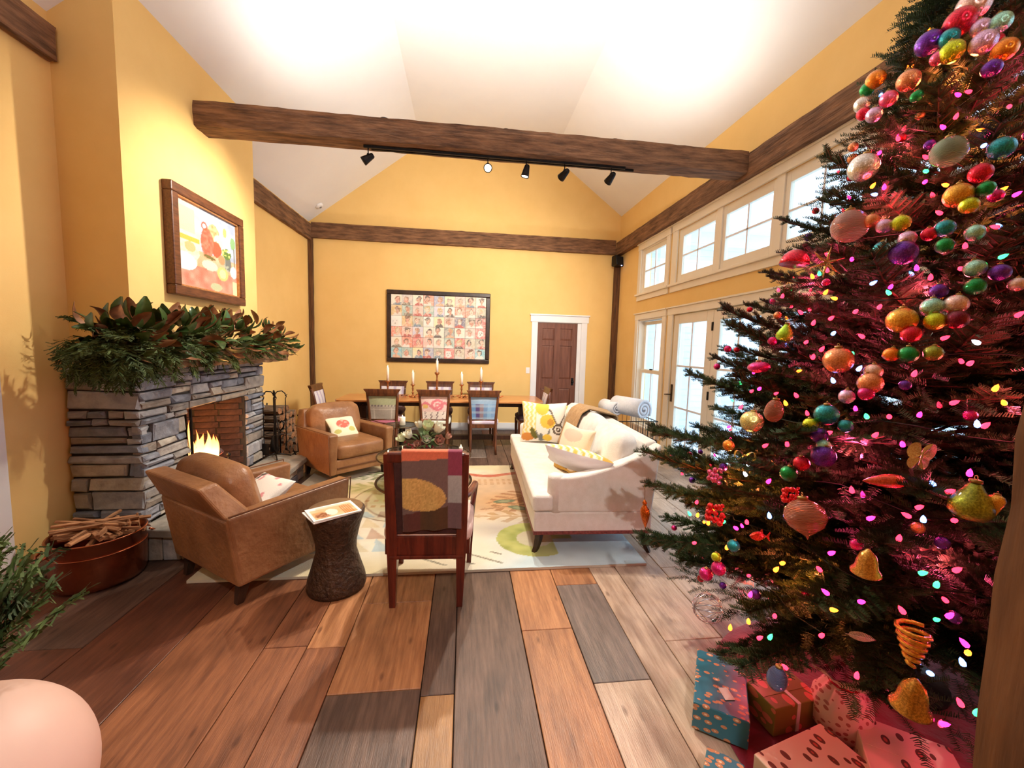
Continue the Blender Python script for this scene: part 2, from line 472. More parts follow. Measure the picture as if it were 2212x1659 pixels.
def post(loc, length, w, d, seed, label):
    o = timber(length, w, d, seed, n=30, jit=.004, m=3)
    o.v = [(p[1], p[2], p[0]) for p in o.v]
    q = o.build('corner_post', POSTM); q.location = loc
    return tag(q, label, 'post')
post((-2.625, 7.345, 0), 3.3, .068, .07, 21, 'slim timber post in the left back corner')
post((2.79, 7.33, 0), 3.27, .1, .1, 22, 'slim timber post in the right back corner under the speaker')
pm = mat('near_timber_post', S(96, 62, 34), .8, col2=S(126, 84, 48), scale=5, stretch=(6, 6, .5), bump=.4, bscale=8)
q = timber(3.3, .2, .4, 23, n=30, jit=.004); q.v = [(p[1], p[2], p[0]) for p in q.v]
q = q.build('doorway_post', pm); q.location = (.923, .303, 0)
tag(q, 'brown timber post at the right edge, nearest the camera', 'post')

# ------------------------------------------------------------------ trim
nt = [0]
def trim(mb, m=TRIM, bevel=.004, label=None, parent=None):
    nt[0] += 1
    o = mb.build('trim_%d' % nt[0], m, bevel=bevel)
    return struct(o, label)
trim(MB().box(-2.585, 1.225, YB-.018, YB, 0, .14).box(2.275, 2.74, YB-.018, YB, 0, .14), WHITE, label='white baseboard of the back wall').name = 'baseboard_back'
bl = trim(MB().box(XL, XL+.018, 4.79, YB-.07, 0, .14).box(XL, XL+.018, 2.62, 2.97, 0, .14), TRIM, label='cream baseboard of the left wall'); bl.name = 'baseboard_left'
br = trim(MB().box(XR-.018, XR, 5.36, 7.28, 0, .15).box(XR-.018, XR, YF, fd_end-.12, 0, .15), TRIM, label='cream baseboard of the window wall'); br.name = 'baseboard_right'
# casing of the panelled door
c_ = MB().box(1.225, 1.335, YB-.025, YB, 0, 2.03).box(2.1, 2.275, YB-.025, YB, 0, 2.03).box(1.2, 2.3, YB-.03, YB, 2.03, 2.15).box(1.185, 2.315, YB-.05, YB, 2.15, 2.175)
c_.v = [(x if x != 2.1 else 2.165, y, z) for x, y, z in c_.v]
c_.box(2.095, 2.165, YB-.005, YB+.06, 0, 2.05).box(1.318, 1.34, YB-.005, YB+.06, 0, 2.05).box(1.318, 2.165, YB-.005, YB+.06, 2.02, 2.05)
trim(c_, WHITE, label='white casing around the panelled door')
# white door casing on the left wall beside the camera
trim(MB().box(XL, XL+.022, 2.52, 2.62, 0, 2.05).box(XL, XL+.022, 1.56, 1.66, 0, 2.05).box(XL, XL+.026, 1.54, 2.64, 2.05, 2.17), WHITE, label='white door casing at the left edge')
d6 = struct(MB().box(XL-.09, XL-.05, 1.66, 2.52, 0, 2.05).build('door_6', WHITE, bevel=.003), 'white door in the left wall')
for zz in ((.2, .8), (.95, 1.9)):
    for yy in ((1.74, 2.04), (2.14, 2.44)):
        MB().box(XL-.052, XL-.044, yy[0], yy[1], zz[0], zz[1]).build('panel', WHITE, d6, bevel=.004)

# six-panel brown door
dr = MB()
px = [(1.43, 1.66), (1.77, 2.0)]; pz = [(.18, .80), (.98, 1.60), (1.70, 1.92)]
hol = [(a, b, c, d) for a, b in px for c, d in pz]
door = struct(rect_holes('y', YB+.012, YB+.05, 1.34, 2.095, .005, 2.018, hol).build('door_1', DOORW), 'brown six-panel wooden door')
for a, b, c, d in hol:
    m_ = MB()
    i = .03
    m_.add([(a, YB+.028, c), (b, YB+.028, c), (b, YB+.028, d), (a, YB+.028, d), (a+i, YB+.018, c+i), (b-i, YB+.018, c+i), (b-i, YB+.018, d-i), (a+i, YB+.018, d-i)],
           [(4, 5, 6, 7), (0, 1, 5, 4), (1, 2, 6, 5), (2, 3, 7, 6), (3, 0, 4, 7)])
    m_.build('panel', DOORW, door)
k_ = MB().lathe([(0, .045), (.018, .043), (.027, .03), (.022, .012), (.01, .006), (.01, 0)][::-1], 16)
ko = k_.build('door_knob', BLACK, door, smooth=True); ko.location = (2.035, YB+.012, .93); ko.rotation_euler = (PI/2, 0, 0)
MB().box(2.012, 2.058, YB+.006, YB+.013, .86, 1.0).build('lock_plate', BLACK, door, bevel=.003)
# light switch
sw = thing('light_switch', 'white light switch left of the panelled door', 'switch', (1.176, YB, 1.13))
MB().box(-.035, .035, -.008, 0, -.055, .055).build('plate', WHITE, sw, bevel=.003)
MB().box(-.012, .012, -.014, -.006, -.025, .025).build('toggle', WHITE, sw, bevel=.002)

# ------------------------------------------------------------------ windows, transoms, glazed doors of the right wall
# casings
cs = MB()
def casing(mb, a, b, z0, z1, head=.11, side=.1, sill=True):
    x = XR-.024
    mb.box(x, XR, a-side, a, z0, z1); mb.box(x, XR, b, b+side, z0, z1)
    mb.box(x-.004, XR, a-side-.01, b+side+.01, z1, z1+head-.02); mb.box(x-.022, XR, a-side-.025, b+side+.025, z1+head-.02, z1+head)
    if sill:
        mb.box(x-.03, XR, a-side-.02, b+side+.02, z0-.03, z0); mb.box(x, XR, a-side, b+side, z0-.11, z0-.03)
for a, b in TALL: trim(lambda: None) if False else None
for a, b in TALL:
    m_ = MB(); casing(m_, a, b, .36, 2.05); trim(m_, label='cream casing of a tall sash window')
for a, b in SMALL:
    m_ = MB(); casing(m_, a, b, 2.47, 3.17); trim(m_, label='cream casing of a small transom window')
m_ = MB(); casing(m_, fd_end, FD0, 0, 2.05, side=.13, sill=False); trim(m_, label='cream casing of the glazed doors')
m_ = MB(); casing(m_, fd_end, FD0, 2.47, 3.17, side=.13); trim(m_, label='cream casing of the transom row')
nw = [0]
def window(a, b, z0, z1, frame, nx, nz, xg, label, m=TRIM, jamb=True):
    """fixed light: frame, muntins, one pane per opening"""
    nw[0] += 1
    w = MB()
    if jamb:
        w.box(XR, XR+.14, a, a+.018, z0, z1).box(XR, XR+.14, b-.018, b, z0, z1).box(XR, XR+.14, a, b, z0, z0+.02).box(XR, XR+.14, a, b, z1-.02, z1)
    fx0, fx1 = xg-.022, xg+.022
    w.box(fx0, fx1, a, a+frame, z0, z1).box(fx0, fx1, b-frame, b, z0, z1).box(fx0, fx1, a+frame, b-frame, z0, z0+frame).box(fx0, fx1, a+frame, b-frame, z1-frame, z1)
    o = struct(w.build('window_%d' % nw[0], m, bevel=.003), label)
    gy0, gy1, gz0, gz1 = a+frame, b-frame, z0+frame, z1-frame
    for i in range(nx):
        for j in range(nz):
            y0, y1 = gy0+(gy1-gy0)*i/nx, gy0+(gy1-gy0)*(i+1)/nx
            q0, q1 = gz0+(gz1-gz0)*j/nz, gz0+(gz1-gz0)*(j+1)/nz
            MB().box(xg-.002, xg+.002, y0, y1, q0, q1).build('pane', PANE, o)
    for i in range(1, nx):
        y = gy0+(gy1-gy0)*i/nx
        MB().box(xg-.014, xg+.014, y-.011, y+.011, gz0, gz1).build('muntin', WHITE, o, bevel=.002)
    for j in range(1, nz):
        z = gz0+(gz1-gz0)*j/nz
        MB().box(xg-.014, xg+.014, gy0, gy1, z-.011, z+.011).build('muntin', WHITE, o, bevel=.002)
    return o
for n_, (a, b) in enumerate(SMALL):
    window(a, b, 2.47, 3.17, .085 if n_ == 0 else .085, 2, 2, XR+.04, 'small four-pane transom window')
for i in range(FDN):
    b = FD0-i*FDW
    window(b-FDW, b, 2.47, 3.17, .12 if False else .1, 2, 2, XR+.03, 'four-pane transom window above the glazed doors', jamb=False)
    if i: trim(MB().box(XR-.01, XR+.05, b-.05, b+.05, 2.47, 3.17), label='cream mullion between transom windows')
for a, b in TALL:
    s_ = window(a, b, .36, 2.05, .02, 1, 1, XR+.11, 'tall double-hung sash window')
    for ch in list(s_.children): bpy.data.objects.remove(ch, do_unlink=True)
    for z0, z1, xg in ((1.19, 2.02, XR+.105), (.39, 1.25, XR+.07)):
        f = MB(); fr = .065
        f.box(xg-.018, xg+.018, a+.03, a+.03+fr, z0, z1).box(xg-.018, xg+.018, b-.03-fr, b-.03, z0, z1).box(xg-.018, xg+.018, a+.03+fr, b-.03-fr, z0, z0+fr).box(xg-.018, xg+.018, a+.03+fr, b-.03-fr, z1-.055, z1)
        sash = f.build('sash', TRIM, s_, bevel=.003)
        y0, y1 = a+.03+fr, b-.03-fr
        for i in range(2):
            MB().box(xg-.002, xg+.002, y0+(y1-y0)*i/2, y0+(y1-y0)*(i+1)/2, z0+fr, z1-.055).build('pane', PANE, sash)
        MB().box(xg-.012, xg+.012, (y0+y1)/2-.011, (y0+y1)/2+.011, z0+fr, z1-.055).build('muntin', WHITE, sash)
    MB().box(XR+.04, XR+.07, (a+b)/2-.03, (a+b)/2+.03, 1.25, 1.27).build('sash_lock', BLACK, s_, bevel=.004)
for i in range(FDN):
    b = FD0-i*FDW-.002; a = b-FDW+.004
    x0, x1 = XR+.005, XR+.05; st = .125
    w = MB().box(x0, x1, a, a+st, .02, 2.04).box(x0, x1, b-st, b, .02, 2.04).box(x0, x1, a+st, b-st, .02, .235).box(x0, x1, a+st, b-st, 1.92, 2.04)
    o = struct(w.build('door_%d' % (2+i), TRIM, bevel=.004), ['glazed door leaf farthest along the window wall', 'second glazed door leaf behind the tree', 'third glazed door leaf behind the tree', 'glazed door leaf nearest the camera'][i])
    for r_ in range(3):
        for c2 in range(2):
            y0, y1 = a+st+(b-a-2*st)*c2/2, a+st+(b-a-2*st)*(c2+1)/2
            z0, z1 = .235+(1.685)*r_/3, .235+1.685*(r_+1)/3
            MB().box(XR+.026, XR+.03, y0, y1, z0, z1).build('pane', PANE, o)
    ym = (a+b)/2
    MB().box(XR+.014, XR+.042, ym-.014, ym+.014, .235, 1.92).build('muntin', WHITE, o, bevel=.003)
    for r_ in (1, 2):
        z = .235+1.685*r_/3
        MB().box(XR+.016, XR+.04, a+st, b-st, z-.013, z+.013).build('muntin', WHITE, o, bevel=.003)
    if i % 2 == 0:
        h = MB().box(-.012, 0, -.02, .02, -.12, .12)
        hd = h.build('handle_plate', BRONZE, o, bevel=.004); hd.location = (x0, b-.05, .98)
        lv = MB().tube([(0, 0, 0), (-.04, 0, 0), (-.05, .01, 0), (-.05, .1, -.01)], .009, 8).build('lever', BRONZE, hd, smooth=True); lv.location = (0, 0, -.02)
        for z in (.25, 1.04, 1.85):
            MB().box(x0-.012, x0+.002, a-.012, a+.014, z-.05, z+.05).build('hinge', BLACK, o, bevel=.003)

trim(MB().box(XR+.05, XR+.17, FD0-.004, FD0+.02, 0, 2.06).box(XR+.05, XR+.17, fd_end-.02, fd_end+.004, 0, 2.06).box(XR+.05, XR+.17, fd_end, FD0, 2.04, 2.06).box(XR+.05, XR+.17, FD0-.004, FD0+.02, 2.47, 3.17).box(XR+.05, XR+.17, fd_end-.02, fd_end+.004, 2.47, 3.17).box(XR+.05, XR+.17, fd_end, FD0, 2.46, 2.475).box(XR+.05, XR+.17, fd_end, FD0, 3.165, 3.18), WHITE, label='white outer jamb lining of the glazed doors and transoms')
# ------------------------------------------------------------------ outside: deck, clapboard wing
dk = MB().box(XR+.16, 12, -6, 14, -.2, -.06).build('ground', SNOW); struct(dk, 'snowy deck outside the glazed doors')
wing = thing('house_wing', 'white clapboard wing of the house seen through the glazed doors', 'building', (XR+.36, 7.9, 0))
MB().box(.2, 5.2, .02, .2, -.1, 4.0).build('wall', SIDING, wing)
nb = 0
for i in range(30):
    z = i*.13
    MB().add([(.2, .02, z), (5.2, .02, z), (5.2, .0, z), (.2, .0, z), (.2, .02, z+.13), (5.2, .02, z+.13), (5.2, .014, z+.13), (.2, .014, z+.13)],
             [(0, 3, 2, 1), (4, 5, 6, 7), (0, 1, 5, 4), (1, 2, 6, 5), (2, 3, 7, 6), (3, 0, 4, 7)]).build('clapboard', SIDING, wing)
MB().box(.02, .2, -.03, .2, -.1, 4.0).build('corner_board', WHITE, wing)
MB().box(.55, .75, -.5, -.3, -.1, 3.9).build('porch_column', WHITE, wing)
MB().prism([(-.02, 4.0), (5.5, 4.0), (5.5, 4.15), (-.02, 4.15)], -.5, .4).build('eave', WHITE, wing)
# ------------------------------------------------------------------ stone fireplace
STONES = [mat('ledge_stone_%d' % i, S(*a), .85, col2=S(*b), scale=9, bump=.9, bscale=14, contrast=(.3, .7), rand=.12) for i, (a, b) in enumerate([
    ((112, 116, 128), (158, 160, 168)), ((126, 122, 120), (172, 166, 160)), ((146, 138, 126), (190, 182, 170)), ((98, 104, 118), (140, 146, 158)),
    ((118, 112, 106), (160, 150, 140)), ((134, 136, 142), (182, 182, 184))])]
MORTAR = mat('dark_joint', S(44, 42, 42), .95, col2=S(58, 55, 52), scale=20)
HEARTHM = mat('bluestone_slab', S(120, 118, 112), .7, col2=S(160, 154, 144), scale=7, bump=.5, bscale=12)
MANTM = mat('rough_mantel_wood', S(104, 76, 52), .8, col2=S(152, 116, 80), scale=6, stretch=(6, .6, 6), bump=.6, bscale=9, bstretch=(7, .8, 7))
SOOT = mat('sooty_brick', S(46, 36, 36), .95, col2=S(92, 66, 58), scale=7, bump=.5, bscale=30)
fp = thing('stone_fireplace', 'grey ledgestone fireplace with raised hearth and rough wooden mantel', 'fireplace', (-2.2, 3.85, 0))
def L(x, y, z): return (x+2.2, y-3.85, z)
OY0, OY1, OZ0, OZ1 = 3.47, 4.33, .24, .98
SX, SY0, SY1, SZ = -2.2, 3.0, 4.70, 1.33
core = MB()
for a in [(-2.655, -2.225, 3.02, OY0, 0, SZ), (-2.655, -2.225, OY1, 4.68, 0, SZ), (-2.655, -2.225, OY0, OY1, OZ1, SZ), (-2.655, -2.225, OY0, OY1, 0, .22)]:
    core.box(a[0]+2.2, a[1]+2.2, a[2]-3.85, a[3]-3.85, a[4], a[5])
core.build('masonry_core', MORTAR, fp)
rs = random.Random(11)
def stone_mesh(u0, u1, z0, z1, proud, face):
    """face 'f': front (+x), u = y ; face 's': side (-y), u = x"""
    i = min(.011, (u1-u0)*.14, (z1-z0)*.2); g = .0055
    u0 += g; u1 -= g; z0 += g; z1 -= g
    j = lambda k: rs.uniform(-k, k)
    ring = [(u0+j(.009), z0+j(.005)), (u1+j(.009), z0+j(.007)), (u1+j(.009), z1+j(.005)), (u0+j(.009), z1+j(.007))]
    front = [(p[0]+(i if k in (0, 3) else -i)+j(.004), p[1]+(i if k < 2 else -i)+j(.003), proud+j(.012)) for k, p in enumerate(ring)]
    mid = [(p[0], p[1], proud-.013+j(.004)) for p in ring]; back = [(p[0], p[1], -.04) for p in ring]
    pts = back+mid+front
    if face == 'f': V = [L(SX-.02+d, u, z) for u, z, d in pts]
    else: V = [L(u, SY0+.015-d, z) for u, z, d in pts]
    c = Vector((sum(v[0] for v in V)/12, sum(v[1] for v in V)/12, sum(v[2] for v in V)/12))
    V = [tuple(Vector(v)-c) for v in V]
    F = [(8, 9, 10, 11)]+[(a+k, a+(k+1) % 4, a+4+(k+1) % 4, a+4+k) for a in (0, 4) for k in range(4)]
    if face == 's': pass
    mb = MB().add(V, F)
    o = mb.build('stone', rs.choice(STONES), fp); o.location = c
    return o
def course(u0, u1, z0, z1, face):
    """fill a strip with stones of mixed length, now and then two thin ones in place of a thick one"""
    u = u0
    while u < u1-1e-4:
        w = rs.choice([.11, .15, .2, .26, .33, .42])*rs.uniform(.85, 1.15)
        if u1-u-w < .09: w = u1-u
        h = z1-z0
        if h > .085 and rs.random() < .42:
            k = rs.uniform(.35, .65); stone_mesh(u, u+w, z0, z0+h*k, rs.uniform(.012, .034), face)
            if w > .24 and rs.random() < .6:
                t = rs.uniform(.35, .65)
                stone_mesh(u, u+w*t, z0+h*k, z1, rs.uniform(.012, .034), face); stone_mesh(u+w*t, u+w, z0+h*k, z1, rs.uniform(.012, .034), face)
            else: stone_mesh(u, u+w, z0+h*k, z1, rs.uniform(.012, .034), face)
        else: stone_mesh(u, u+w, z0, z1, rs.uniform(.012, .034), face)
        u += w
rows = []; z = OZ0
while z < SZ-.02:
    h = rs.choice([.045, .06, .08, .1, .13])
    if OZ1-z < .17 and OZ1-z > .02: h = OZ1-z if OZ1-z < .13 else (OZ1-z)/2
    if SZ-z-h < .05: h = SZ-z
    rows.append((z, z+h)); z += h
for z0, z1 in rows:
    if z1 <= OZ1+.005:
        course(SY0, OY0, z0, z1, 'f'); course(OY1, SY1, z0, z1, 'f')
    else: course(SY0, SY1, z0, z1, 'f')
    course(-2.655, SX, z0, z1, 's')
for z0, z1 in ((0, .1), (.1, .17), (.17, .24)): course(-2.655, SX, z0, z1, 's')
# hearth: slab on a stone base
hs = MB(); r2 = random.Random(5)
out = [(-2.19, 2.9), (-1.95, 2.87), (-1.79, 2.95), (-1.755, 3.5), (-1.735, 4.1), (-1.76, 4.7), (-1.85, 4.80), (-2.19, 4.83)]
hs.prism([L(x, y, 0)[:2] for x, y in out], .185, .24, 'z')
hs.build('hearth_slab', HEARTHM, fp, bevel=.008)
MB().box(.02, .36, -.9, .92, 0, .185).build('hearth_base', MORTAR, fp)
for i in range(9):
    y0 = -.9+i*.2
    for z0, z1 in ((0, .09), (.09, .185)):
        s_ = MB().box(.35, .385+rs.uniform(0, .02), y0+.004+rs.uniform(0, .02), y0+.196, z0+.003, z1-.003).build('stone', rs.choice(STONES), fp, bevel=.006, seg=1)
for i in range(3):
    MB().box(.03+i*.115, .03+(i+1)*.115-.006, -.925, -.9, .003, .18).build('stone', rs.choice(STONES), fp, bevel=.006, seg=1)
# firebox of sooty bricks
fb = MB()
fb.add([L(-2.21, OY0+.001, OZ0), L(-2.64, OY0+.12, OZ0), L(-2.64, OY0+.12, OZ1), L(-2.21, OY0+.001, OZ1)], [(0, 1, 2, 3)])
fb.add([L(-2.21, OY1-.001, OZ0), L(-2.64, OY1-.12, OZ0), L(-2.64, OY1-.12, OZ1), L(-2.21, OY1-.001, OZ1)], [(3, 2, 1, 0)])
fb.add([L(-2.645, OY0+.11, OZ0), L(-2.645, OY1-.11, OZ0), L(-2.645, OY1-.11, OZ1), L(-2.645, OY0+.11, OZ1)], [(0, 1, 2, 3)])
fb.add([L(-2.21, OY0, OZ0-.001), L(-2.21, OY1, OZ0-.001), L(-2.645, OY1-.1, OZ0-.001), L(-2.645, OY0+.1, OZ0-.001)], [(0, 1, 2, 3)])
fb.add([L(-2.21, OY0, OZ1-.001), L(-2.21, OY1, OZ1-.001), L(-2.645, OY1-.1, OZ1-.001), L(-2.645, OY0+.1, OZ1-.001)], [(3, 2, 1, 0)])
fbx = fb.build('firebox', MORTAR, fp)
bk = MB().box(-.09, .09, -.006, .006, -.028, .028).mesh('brick', SOOT)
for r_ in range(12):
    z = OZ0+.031+r_*.061
    for c2 in range(4):
        y = OY0+.2+c2*.186+(.045 if r_ % 2 else -.045)
        if y > OY1-.13: continue
        inst('brick', bk, fbx, L(-2.637, y, z), (0, 0, PI/2))
    for c2 in range(2):      # right-hand splayed jamb, the one in view
        t = .26+c2*.46+(.0 if r_ % 2 else .06)
        inst('brick', bk, fbx, L(-2.21-.43*t, OY1-.001-.12*t-.004, z), (0, 0, math.atan2(.12, .43)), scale=(1.05, 1, 1))
MB().box(.012, .028, OY0-3.85-.006, OY0-3.85+.008, OZ0, OZ1).build('opening_frame', BLACK, fp)
# mantel shelf
mt = timber(2.02, .34, .12, 31, n=34, jit=.012); mt.v = [(p[1], p[0], p[2]) for p in mt.v]; mt.f = [f[::-1] for f in mt.f]
mo = mt.build('mantel_shelf', MANTM, fp); mo.location = L(-2.20, 2.93, 1.385)

# fire: grate, logs, flames
EMBER = NT('ember_log')
_n = EMBER.new('ShaderNodeTexNoise'); _n.inputs['Scale'].default_value = 16; _r = EMBER.new('ShaderNodeValToRGB')
_r.color_ramp.elements[0].position = .45; _r.color_ramp.elements[0].color = (.012, .006, .005, 1); _r.color_ramp.elements[1].position = .68; _r.color_ramp.elements[1].color = (1, .16, .05, 1)
_t = EMBER.new('ShaderNodeTexCoord'); EMBER.link(_t.outputs['Object'], _n.inputs['Vector']); EMBER.link(_n.outputs['Fac'], _r.inputs['Fac'])
EMBER.b.inputs['Base Color'].default_value = S(40, 26, 22); EMBER.link(_r.outputs[0], EMBER.b.inputs['Emission Color']); EMBER.b.inputs['Emission Strength'].default_value = 3.0
FLAME = NT('flame')
_t = FLAME.new('ShaderNodeTexCoord'); _s = FLAME.new('ShaderNodeSeparateXYZ'); _r = FLAME.new('ShaderNodeValToRGB'); e = _r.color_ramp.elements
e[0].position = 0; e[0].color = (1, .62, .22, 1); e[1].position = 1; e[1].color = (1, .10, .02, 1); q = e.new(.5); q.color = (1, .40, .09, 1)
FLAME.link(_t.outputs['Generated'], _s.inputs[0]); FLAME.link(_s.outputs['Z'], _r.inputs['Fac'])
FLAME.n.remove(FLAME.b); _em = FLAME.new('ShaderNodeEmission'); _em.inputs['Strength'].default_value = 4.0; FLAME.link(_r.outputs[0], _em.inputs['Color'])
_tr = FLAME.new('ShaderNodeBsdfTransparent'); _mx = FLAME.new('ShaderNodeMixShader'); _lw = FLAME.new('ShaderNodeLayerWeight'); _lw.inputs['Blend'].default_value = .4
_mr = FLAME.new('ShaderNodeMapRange'); _mr.inputs['To Min'].default_value = .75; _mr.inputs['To Max'].default_value = .1
FLAME.link(_lw.outputs['Facing'], _mr.inputs['Value']); FLAME.link(_mr.outputs[0], _mx.inputs['Fac']); FLAME.link(_tr.outputs[0], _mx.inputs[1]); FLAME.link(_em.outputs[0], _mx.inputs[2])
FLAME.link(_mx.outputs[0], FLAME.n['Material Output'].inputs['Surface'])
gr = thing('fire_grate', 'black iron fire grate with andirons inside the fireplace', 'grate', (-2.38, 3.82, .24))
for i in range(6): MB().tube([(.16, -.22+i*.088, .10), (.16, -.22+i*.088, .075), (-.16, -.22+i*.088, .075), (-.18, -.22+i*.088, .15)], .007, 6).build('bar', BLACK, gr, smooth=True)
for s_ in (-1, 1):
    MB().tube([(-.16, s_*.2, .075), (.13, s_*.2, .075), (.17, s_*.2, .06), (.2, s_*.2, 0)], .011, 6).tube([(-.15, s_*.2, .075), (-.15, s_*.2, 0)], .011, 6).build('leg', BLACK, gr, smooth=True)
    MB().tube([(.16, s_*.2, .07), (.17, s_*.2, .2)], [.012, .008], 6).lathe([(0, .24), (.02, .225), (.02, .21), (0, .195)][::-1], 10, (.17, s_*.2, 0)).build('andiron', BLACK, gr, smooth=True)
rl = random.Random(3)
lb = ['glowing log at the back of the fire', 'glowing log at the front of the fire', 'glowing log on top of the fire', 'short ember-covered log leaning in the fire', 'charred log under the flames']
for k, (x, y, z, l, r, a, t) in enumerate([(-2.46, 3.84, .355, .5, .04, .05, 0), (-2.33, 3.84, .355, .44, .042, -.1, .0), (-2.40, 3.80, .44, .42, .038, .2, .1), (-2.36, 3.93, .44, .3, .032, -.5, .35), (-2.4, 3.70, .42, .26, .03, .6, -.2)]):
    pts = [(0, -l/2+l*i/8, math.sin(i*1.3+k)*.006) for i in range(9)]
    o = MB().tube(pts, [r*(1+.12*math.sin(i*2.1+k)) for i in range(9)], 10).build('burning_log', EMBER.m, smooth=True)
    o.location = (x, y, z); o.rotation_euler = (t, 0, a); tag(o, lb[k], 'log')
fire = thing('fire', 'orange flames burning in the stone fireplace', 'fire', (-2.38, 3.8, .38))
for k in range(15):
    h = rl.uniform(.2, .46); w = rl.uniform(.025, .055); ph = rl.uniform(0, 6)
    y = rl.uniform(-.24, .2); h *= 1.1 if y < -.02 else .62
    prof = []
    for i in range(11):
        t = i/10; prof.append((w*(math.sin(PI*min(1, t*.75+.22))**1.2)*(1-t)**.45+.0005, h*t))
    mb = MB().lathe(prof, 10)
    mb.v = [(x+.02*math.sin(z/h*5+ph)*(z/h), yy+.03*math.sin(z/h*4+ph*2)*(z/h), z) for x, yy, z in mb.v]
    o = mb.build('flame', FLAME.m, fire, smooth=True); o.location = (rl.uniform(-.09, .1), y, rl.uniform(-.03, .07))
fl_ = add_light('POINT', (-2.30, 3.78, .56), 14, (1, .42, .12), .09, name='fire_light'); fl_.parent = fire; fl_.location = (.06, -.04, .18)

# ------------------------------------------------------------------ mantel garland of magnolia leaves and cedar
LEAFT = mat('magnolia_leaf_green', S(34, 62, 28), .32, col2=S(74, 104, 48), scale=12, rand=.3, coat=.3)
LEAFB = mat('magnolia_leaf_brown', S(92, 54, 30), .55, col2=S(150, 98, 58), scale=12, rand=.25)
CEDAR = mat('cedar_green', S(46, 68, 28), .7, col2=S(96, 116, 54), scale=9, rand=.25)
def leaf_mesh(name, m_top, m_bot, l, w, curl, n=6):
    mb = MB(); vs = []
    for i in range(n+1):
        t = i/n; ww = w*math.sin(PI*(t*.94+.03))**.75
        z = curl*math.sin(t*PI*.9)-.3*curl*t
        for s_ in (-1, -.5, 0, .5, 1):
            vs.append((s_*ww, l*t, z+abs(s_)*.35*ww))
    fs = [(i*5+k, i*5+k+1, (i+1)*5+k+1, (i+1)*5+k) for i in range(n) for k in range(4)]
    mb.add(vs, fs)
    mb.add([(x, y, z-.0015) for x, y, z in vs], [f[::-1] for f in fs])
    me = mb.mesh(name, m_top); me.materials.append(m_bot)
    nf = len(fs)
    for i, p in enumerate(me.polygons): p.material_index = 0 if i < nf else 1; p.use_smooth = True
    return me
LEAVES = [leaf_mesh('magnolia_leaf', LEAFT, LEAFB, l, w, c) for l, w, c in ((.13, .028, .02), (.15, .034, .035), (.11, .026, -.015), (.16, .036, .015))]
gd = thing('mantel_garland', 'thick evergreen garland of magnolia leaves and cedar lying on the mantel', 'garland', (-2.17, 3.9, 1.45))
rg = random.Random(21)
stem = [(.02*math.sin(i*.9), -1.22+2.22*i/20, .06+.02*math.sin(i*1.7)) for i in range(21)]
MB().tube(stem, .012, 6).build('stem', mat('garland_twig', S(70, 48, 30), .8, col2=S(96, 68, 44)), gd, smooth=True)
def place_leaf(me, p, direction, roll, sc, parent, name='leaf'):
    d = Vector(direction).normalized()
    q = d.to_track_quat('Y', 'Z') @ Matrix.Rotation(roll, 4, 'Y').to_quaternion()
    o = inst(name, me, parent, p, (0, 0, 0), sc); o.rotation_mode = 'QUATERNION'; o.rotation_quaternion = q
    return o
for i in range(232):
    t = rg.random()**1.15; y = -1.2+2.17*t; thick = .8+.5*math.sin(PI*min(1, (1-t)*1.3+.1))
    a = rg.uniform(-.65, 1.7)            # around the stem, 0 = into the room, pi/2 = up
    d = (math.cos(a), rg.uniform(-.9, .9)+(.35 if y > .6 else 0)-(.6 if y < -.7 else 0), math.sin(a)*(1.0 if y < .4 else .75)+.1)
    rr = rg.uniform(.05, .2)*thick
    p = (math.cos(a)*rr*1.15+.02, y, .07+math.sin(a)*rr*.85)
    place_leaf(rg.choice(LEAVES), p, d, rg.uniform(-.9, .9)+(PI if rg.random() < .62 else 0), rg.uniform(.75, 1.15)*(.9+.25*(1-t)), gd)
for yy in (-.95, -.62, -.3, -.1, .12, .84):    # upright tufts
    for k in range(6):
        b = k/6*2*PI+rg.random()
        place_leaf(rg.choice(LEAVES), (.02+.02*math.cos(b), yy+.02*math.sin(b), .19 if yy < .5 else .12), (.45*max(-.05, math.cos(b)), .5*math.sin(b), 1), rg.uniform(-1, 1)+(PI if k % 3 else 0), rg.uniform(1.0, 1.3) if yy < .5 else 1.0, gd)
# cedar sprays hanging over the edge: too fine to count
cd = MB()
def spray(mb, base, d, length, rgen, needle=.028, dens=70, droop=.5, width=.09):
    d = Vector(d).normalized(); p = Vector(base); up = Vector((0, 0, 1)); side = d.cross(up)
    side = side.normalized() if side.length > .01 else Vector((0, 1, 0))
    n = int(length*dens)
    for i in range(n):
        t = i/n
        d = (d+Vector((0, 0, -droop/n))).normalized(); p = p+d*(length/n)
        for s_ in (-1, 1):
            w = width*(1-t)**.7*rgen.uniform(.5, 1)+needle*.5
            q = (d*rgen.uniform(.7, 1.2)+side*s_*rgen.uniform(.6, 1)+Vector((0, 0, rgen.uniform(-.35, .25)))).normalized()
            e = p+q*w; nrm = q.cross(Vector((rgen.uniform(-1, 1), rgen.uniform(-1, 1), rgen.uniform(-1, 1)))).normalized()*.0042
            mb.add([p-nrm*.5, p+nrm*.5, e+nrm, e-nrm], [(0, 1, 2, 3)])
            for f in (.35, .65, .9):
                b = p+q*w*f; q2 = (q+d*.8*rgen.choice((-1, 1))+Vector((0, 0, rgen.uniform(-.5, .2)))).normalized()
                mb.add([b-nrm*.5, b+nrm*.5, b+q2*needle+nrm*.6, b+q2*needle-nrm*.6], [(0, 1, 2, 3)])
